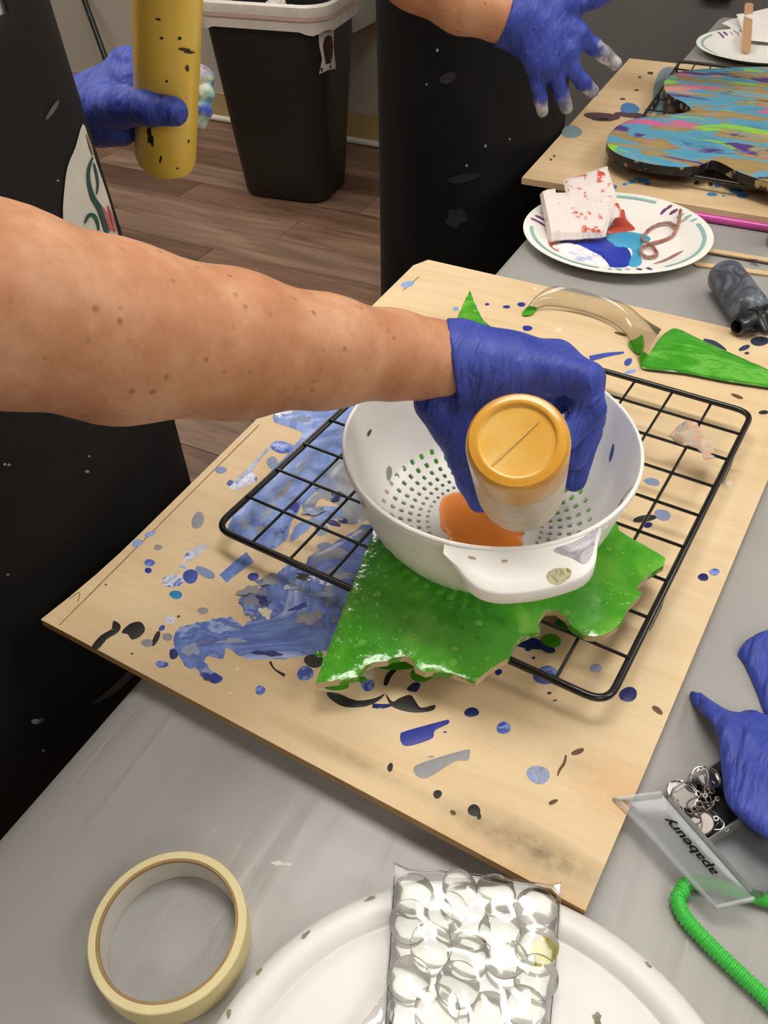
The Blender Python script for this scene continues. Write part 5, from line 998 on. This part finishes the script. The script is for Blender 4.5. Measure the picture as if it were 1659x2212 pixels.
tt = bvh([o for o in tp_.children if o.name.startswith('core_lining')][0]); decal('paint_mark', tp_, [(232, 1945), (228, 1962), (220, 1990), (214, 2010), (219, 2008), (229, 1988), (234, 1968)], tt, pm('dark green mark', '3f6b55', .6), 4, .0006)
LC, LRd = np.array([-.0095, .0765]), .1475; zL = ZC+.0003
lid = thing('bucket_lid', (LC[0], LC[1], zL), 'large round white plastic bucket lid lying at the edge of the plywood board', 'bucket lid')
m, N, L, B = new_mat('white lid plastic'); B.inputs['Roughness'].default_value = .38; f = noise(N, L, coords(N, L), 22, 5, .7); mr = N.new('ShaderNodeMapRange'); mr.inputs[1].default_value = .68; mr.inputs[2].default_value = .75; mr.inputs[4].default_value = .35; L.new(f, mr.inputs[0])
L.new(mix(N, L, mr.outputs[0], 'e9e6e4', 'c3c2a0'), B.inputs['Base Color']); M_lid = m
lp = [(0, .019), (.06, .019), (.118, .0188), (.1255, .0186), (.1268, .0178), (.1278, .0186), (.1290, .0205), (.134, .0222), (.1395, .0225), (.1435, .0212), (LRd-.0008, .018), (LRd, .014), (LRd-.001, .003), (LRd-.0025, 0), (LRd-.0045, .0), (LRd-.0045, .012), (.13, .015), (0, .016)]
lbody = mk('panel', *lathe(lp, 128, (LC[0], LC[1], zL)), M_lid, lid, sharp=55)
tl = bvh(lbody); M_gr = pm('groove grime', '7d7a62', .8, var='b9b69a', vscale=160)
for (u, v, ru, rv, an) in [(800, 1942, 14, 3, -25), (660, 2020, 12, 4, -38), (560, 2100, 8, 4, -50), (495, 2190, 5, 9, 20), (1300, 1985, 12, 3, 30), (1325, 2015, 6, 3, 30), (1400, 2085, 8, 3, 40), (1478, 2110, 6, 8, 40), (1520, 2165, 7, 9, 40), (1403, 2030, 8, 4, 35), (625, 2018, 4, 3, 0), (1290, 2200, 10, 12, 0), (735, 1955, 10, 3, -25)]:
    decal('grime_mark', lid, oval(u, v, ru, rv, an, 14, .3), tl, M_gr, 5, .0005)
zbag = zL+.0235
M_glass = new_mat('clear glass'); mg, N, L, B = M_glass; B.inputs['Transmission Weight'].default_value = 1; B.inputs['Roughness'].default_value = .015; B.inputs['IOR'].default_value = 1.17; B.inputs['Base Color'].default_value = srgb('fdfefb')
M_bag = clear_film('clear bag film', 'fdfdfd', .06, .10, 1.4)
bag = thing('plastic_bag', (*P(1020, 2060, zbag)[:2], zbag), 'crinkled clear plastic bag of glass stones lying on the white bucket lid', 'bag')
bo_ = [(851, 1866), (880, 1880), (1000, 1888), (1110, 1902), (1190, 1915), (1212, 1908), (1208, 1990), (1200, 2100), (1190, 2215), (1180, 2330), (1000, 2340), (835, 2330), (832, 2212), (838, 2100), (846, 1980)]
bxy = np.array([P(u, v, zbag)[:2] for u, v in bo_]); dense = []
for a, b in zip(bxy, np.roll(bxy, -1, 0)):
    k = max(1, int(np.linalg.norm(b-a)/.006))
    for t in range(k): dense.append(a+(b-a)*t/k)
Q, F = fill(dense, .0045); d = edge_dist(Q, np.array(dense)); t = np.clip(d/.018, 0, 1); rgn = np.abs(wave2(Q, 190, 11))+.6*np.abs(wave2(Q, 330, 12))
z = zbag+.0006+.0150*np.sqrt(1-(1-t)**2)-.0030*rgn*t
mk('top_film', np.c_[Q, z], F, M_bag, bag, sharp=25); mk('bottom_film', np.c_[Q, np.full(len(Q), zbag-.0003)], F, M_bag, bag)
mk('seal_edge', *tube([np.array([*q, zbag+.0008]) for q in dense], .0007, 5, True), M_bag, bag)
mk('opening_flap', *sheet([P(848, 2120, zbag+.003), P(800, 2190, zbag+.006), P(740, 2260, zbag+.004)], [P(850, 2190, zbag+.002), P(835, 2240, zbag+.004), P(800, 2300, zbag+.003)], 5, .0004, .002, .0006), M_bag, bag)
def stone_mesh(r, h): return lathe([(0, 0), (r*.75, 0), (r*.95, h*.12), (r, h*.3), (r*.93, h*.55), (r*.72, h*.8), (r*.4, h*.95), (0, h)], 32, (0, 0, 0))
sv, sf = stone_mesh(.0118, .0066); stones = [(893, 1915, 0, .25), (990, 1905, .7, .9), (1070, 1925, .2, .1), (1160, 1958, .4, .3), (965, 1975, .3, .5), (880, 1990, -.6, .8), (1015, 2000, .2, 0), (930, 2045, .2, .3), (1080, 2010, -.3, .5), (1095, 2075, .1, .9), (1175, 2045, .3, .2), (875, 2112, .2, .3), (1010, 2060, -.2, .4), (990, 2130, .2, -.5), (1060, 2190, 0, .2), (1130, 2175, .3, .8), (945, 2180, .2, .2), (1165, 2110, .2, .4)]
s0_ = None
for i, (u, v, tx, ty_) in enumerate(stones):
    u, v = min(max(u, 884), 1160), max(v, 1928); q = P(u, v, zbag+.005); zz = zbag+.0008+.011*abs(math.sin(.45*(abs(tx)+abs(ty_))))*.5+(.0032 if i % 3 == 1 else 0)
    if s0_ is None:
        s0_ = mk('glass_stone', sv, sf, mg, None, 'clear domed glass stone inside the plastic bag', 'glass stone', 'glass stones in the clear bag', origin=(0, 0, 0)); s0_.location = (q[0], q[1], zz); s0_.rotation_euler = (tx*.45, ty_*.45, 0)
    else: copy_obj(s0_, (q[0], q[1], zz), tilt=(tx*.45, ty_*.45, i))
mk('paint_spot', *film([P(a, b, zL+.019)[:2] for a, b in oval(1170, 2052, 20, 26, 20)], lambda x, y: zL+.0190, .0006, .003, .004), pm('yellow paint spot', 'd8cc3c', .5), lid)

# ------------------------------------------------------------------ organiser box with findings
zb0, hb = ZC+.0004, .017
hA, hB = P(1437, 1712, zb0+hb)[:2], P(1637, 1938, zb0+hb)[:2]; eh = (hB-hA); lh = np.linalg.norm(eh); eh /= lh; en = np.array([-eh[1], eh[0]]); en = en if en[0] > 0 and (en@np.array([1, .3])) > 0 else -en
bw = .078
M_box = clear_film('clear box plastic', 'f0f1f3', .03, .16, 1.22, .17, 'dcdfe2')
ob = thing('bead_box', (*(hA+eh*lh/2+en*bw/2), zb0), 'open clear plastic organiser box holding silver jewellery findings', 'storage box')
def wall3(name, a, b, z0, z1, th=.0012, par=None):
    a, b = np.array(a), np.array(b); d = (b-a)/np.linalg.norm(b-a); nn_ = np.array([-d[1], d[0]])*th/2
    return mk(name, *prism([tuple(a+nn_), tuple(b+nn_), tuple(b-nn_), tuple(a-nn_)], z0, z1), M_box, par or ob, smooth=False)
C0, C1, C2, C3 = hA, hB, hB+en*bw, hA+en*bw; ch = .006
ring = [C0+eh*ch, C1-eh*ch, C1+en*ch, C2-en*ch, C2-eh*ch, C3+eh*ch, C3-en*ch, C0+en*ch]
mk('floor', *prism([tuple(q) for q in ring], zb0, zb0+.0012), M_box, ob, smooth=False)
mk('side_walls', *join(*[prism([tuple(a), tuple(b), tuple(b+(np.mean(ring, 0)-b)*.03), tuple(a+(np.mean(ring, 0)-a)*.03)], zb0+.0012, zb0+hb) for a, b in zip(ring, ring[1:]+ring[:1])]), M_box, ob, smooth=False)
dm = hA+eh*lh*.47; wall3('divider', dm+en*.002, dm+en*(bw-.002), zb0+.0013, zb0+hb-.002)
mk('hinge', *tube([np.array([*(hA+eh*.004-en*.0012), zb0+hb+.0005]), np.array([*(hB-eh*.004-en*.0012), zb0+hb+.0005])], .0014, 8), M_box, ob)
lo_a, lo_b = P(1328, 1728, zb0+.010), P(1546, 1962, zb0+.010); li_a, li_b = np.array([*(hA-en*.003), zb0+hb+.0005]), np.array([*(hB-en*.003), zb0+hb+.0005])
V, F = slab([li_a, li_b, lo_b, lo_a], .0016, 10, 8, nz=0); ld = mk('lid', V, F, M_box, ob)
u1 = (li_b-li_a)/np.linalg.norm(li_b-li_a); u2 = lo_a-li_a; u2 -= u1*(u1@u2); wl = np.linalg.norm(u2); u2 /= wl; u3 = np.cross(u1, u2); u3 = u3 if u3[2] > 0 else -u3
rimq = [li_a+u1*.003, li_b-u1*.003, lo_b+(-u1)*.002, lo_a+u1*.002]
for a, b in ((li_a, lo_a), (lo_a, lo_b), (lo_b, li_b)): mk('lid_rim', *tube([a+u3*.0022, (a+b)/2+u3*.0022, b+u3*.0022], .0016, 6), M_box, ld)
# lettering on the lid
fc = bpy.data.curves.new('lid_text', 'FONT'); fc.body = 'apabeury'; fc.size = 1; fc.shear = .3; fc.offset = .018; fc.extrude = .0; fo = bpy.data.objects.new('lid_text', fc); COL.objects.link(fo); bpy.context.view_layer.update()
me = bpy.data.meshes.new_from_object(fo.evaluated_get(bpy.context.evaluated_depsgraph_get())); tv = np.array([v.co for v in me.vertices]); tf = [tuple(p.vertices) for p in me.polygons]; bpy.data.objects.remove(fo); bpy.data.meshes.remove(me)
TA, TB = P(1555, 1884, zb0+.016), P(1440, 1765, zb0+.016)      # runs from the lower right to the upper left along the hinge
td = (TB-TA); tl_ = np.linalg.norm(td); td /= tl_; tu = u2-td*(td@u2); tu /= np.linalg.norm(tu); w0 = tv[:, 0].max()-tv[:, 0].min()
org = li_a+u1*((TA-li_a)@u1)+u2*.0062+u3*.0014
d1_ = -u1; TV = np.array([org+d1_*((x-tv[:, 0].min())/w0*tl_)+u2*(y*tl_/w0*.62)+u3*.0003 for x, y, _ in tv]); mk('lettering', TV, tf, pm('black print', '0c0c0e', .7, spec=.1), ld, smooth=False)
# findings
M_sil = pm('polished silver', 'c9c5c2', .22, metal=1, var='b9b2b0', vscale=60); M_sil2 = pm('dark silver', '8d8783', .3, metal=1)
def tilt(V, c, tx, ty): 
    R = np.array(Matrix.Rotation(tx, 3, 'X') @ Matrix.Rotation(ty, 3, 'Y')); return np.asarray(V)@R.T+np.array(c)
bz_prof = [(0, .0006), (.0072, .0006), (.0075, .0022), (.0080, .0023), (.0082, .0018), (.0082, .0), (0, 0)]
for i, (u, v, zo, tx, ty, lab) in enumerate([(1478, 1722, .0105, .12, .1, 'round silver bezel tray in the organiser box nearest its chamfered corner'), (1529, 1682, .0125, -.1, .15, 'bright silver bezel tray half under the crumpled blue glove'), (1515, 1778, .0085, .25, -.3, 'greenish silver bezel tray leaning on the box wall by the divider'), (1466, 1712, .0045, .05, 0, 'silver bezel tray lying under another bezel in the box corner')]):
    V, F = lathe(bz_prof, 36); q = P(u, v, zb0+zo); o = thing('bezel_tray', tuple(q), lab, 'bezel tray', 'bezel trays in the box'); mk('cup', tilt(V, q, tx, ty), F, [M_sil, M_sil, M_sil2, M_sil][i], o)
    tv_, tf_ = tube([(.0095+.0014*math.cos(a), .0014*math.sin(a), .0012) for a in np.arange(12)/12*6.283], .0004, 6, True); ang = [2.2, 3.6, .6, 5.0][i]; Rz = np.array(Matrix.Rotation(ang, 3, 'Z')); mk('loop', tilt(tv_@Rz.T, q, tx, ty), tf_, M_sil, o)
hk = catmull([(0, 0, 0), (.0005, .005, .0), (.002, .010, .0005), (.006, .0125, .001), (.010, .010, .0005), (.0105, .004, 0), (.0085, -.002, 0), (.009, -.007, 0)], 5)
for i, (u, v, zo, an, s_) in enumerate([(1492, 1690, .015, .2, 1), (1520, 1715, .012, 1.9, .9), (1535, 1745, .011, 2.6, 1), (1548, 1762, .009, 2.4, 1.05), (1500, 1740, .012, 4.0, .9), (1545, 1725, .010, 3.2, .95), (1520, 1760, .008, 5.1, .9), (1540, 1785, .008, .9, .7), (1505, 1708, .010, 1.1, .8), (1556, 1772, .006, 2.9, 1.0)]):
    q = P(u, v, zb0+zo); R = np.array(Matrix.Rotation(an, 3, 'Z')); o = thing('ear_hook', tuple(q), 'thin silver ear hook tangled among the bezel trays in the box', 'ear hook', 'ear hooks in the box')
    mk('wire', *tube((hk*s_)@R.T+q, .00042, 6), M_sil, o); e = (hk[-1]*s_)@R.T+q
    mk('coil', *tube([e+np.array([.0013*math.cos(a), .0013*math.sin(a), .0004*math.sin(a)]) for a in np.arange(10)/10*6.283], .0005, 6, True), M_sil, o)
for i, (u, v, zo) in enumerate([(1509, 1716, .013), (1511, 1737, .0125), (1538, 1708, .013), (1490, 1752, .010), (1530, 1725, .010), (1497, 1700, .009), (1526, 1742, .009), (1515, 1752, .007)]):
    q = P(u, v, zb0+zo); V, F = tube([(.0021*math.cos(a), .0021*math.sin(a), 0) for a in np.arange(14)/14*6.283], .00055, 6, True); mk('jump_ring', tilt(V, q, .3*math.sin(i*2), .4*math.cos(i*3)), F, M_sil, None, 'tiny silver ring among the ear hooks in the box', 'jump ring', 'jump rings in the box')
# dark backing card under the findings
cc_ = [hA+eh*.003+en*.004, dm-eh*.002+en*.004, dm-eh*.002+en*(bw*.7), hA+eh*.003+en*(bw*.7)]
mk('backing_card', *prism([tuple(q) for q in cc_], zb0+.0014, zb0+.0022), pm('dark backing card', '1c1a18', .6), None, 'dark card on the box floor under the silver findings', 'card', smooth=False)

# ------------------------------------------------------------------ crumpled gloves on the table
def glove_flat(poly, zf, h, label, seed, cuff=None):
    xy = catmull([P(u, v, ZC+.012)[:2] for u, v in poly], 5, True); V, F = pad(xy, zf, h, .006, .0042, .0024, 90, seed); n_ = len(V)//2
    V[:n_, 2] += .0022*np.abs(np.sin((V[:n_, 0]*.8+V[:n_, 1]*.6)*95+2.2*np.sin(V[:n_, 1]*60+V[:n_, 0]*45)))
    o = mk('glove', V, F, M_glove, None, label, 'glove', sharp=0); return o
gz1 = lambda x, y: ZC+.0006+.0205*float(np.clip((P(1560, 1700, ZC)[1]+.060-y)/.03, 0, 1))
glove_flat([(1497, 1481), (1525, 1486), (1560, 1510), (1590, 1530), (1620, 1518), (1665, 1528), (1740, 1560), (1760, 1720), (1720, 1880), (1659, 1838), (1590, 1785), (1560, 1745), (1552, 1690), (1545, 1620), (1530, 1575), (1512, 1540)], gz1, .006, 'blue nitrile glove lying crumpled over the organiser box', 3)
glove_flat([(1602, 1390), (1625, 1362), (1665, 1345), (1740, 1330), (1760, 1480), (1720, 1560), (1668, 1530), (1645, 1480), (1628, 1440), (1614, 1412)], lambda x, y: ZC+.0006, .007, 'blue nitrile glove lying flat beside the plywood board behind the first glove', 8)

# ------------------------------------------------------------------ green bendy straw
gs = thing('drinking_straw', (*P(1500, 1980, ZC)[:2], ZC), 'bright green bendy straw bent double beside the bucket lid', 'straw')
M_gs = pm('green straw plastic', '3fc445', .32, sss=0, coat=.2); rs = .0044
pth = catmull([np.array(P(u, v, ZC+rs+.0006)) for u, v in [(1478, 1922), (1464, 1940), (1470, 1965), (1490, 1995), (1540, 2048), (1600, 2105), (1680, 2180), (1760, 2255)]], 24)
ln = np.r_[0, np.cumsum(np.linalg.norm(np.diff(pth, axis=0), axis=1))]; nu2 = int(ln[-1]/.00035); l2_ = np.linspace(0, ln[-1], nu2); pth = np.stack([np.interp(l2_, ln, pth[:, i]) for i in range(3)], 1); rr = rs+.00045*np.sin(l2_/.0028*2*math.pi)
mk('corrugated_section', *tube(pth, rr, 16), M_gs, gs, sharp=0)
mk('straight_section', *tube(catmull([np.array(P(u, v, ZC+rs+.0006)) for u, v in [(1472, 1925), (1485, 1908), (1520, 1908), (1590, 1925), (1660, 1945), (1760, 1975)]], 8), rs*.98, 16), M_gs, gs)
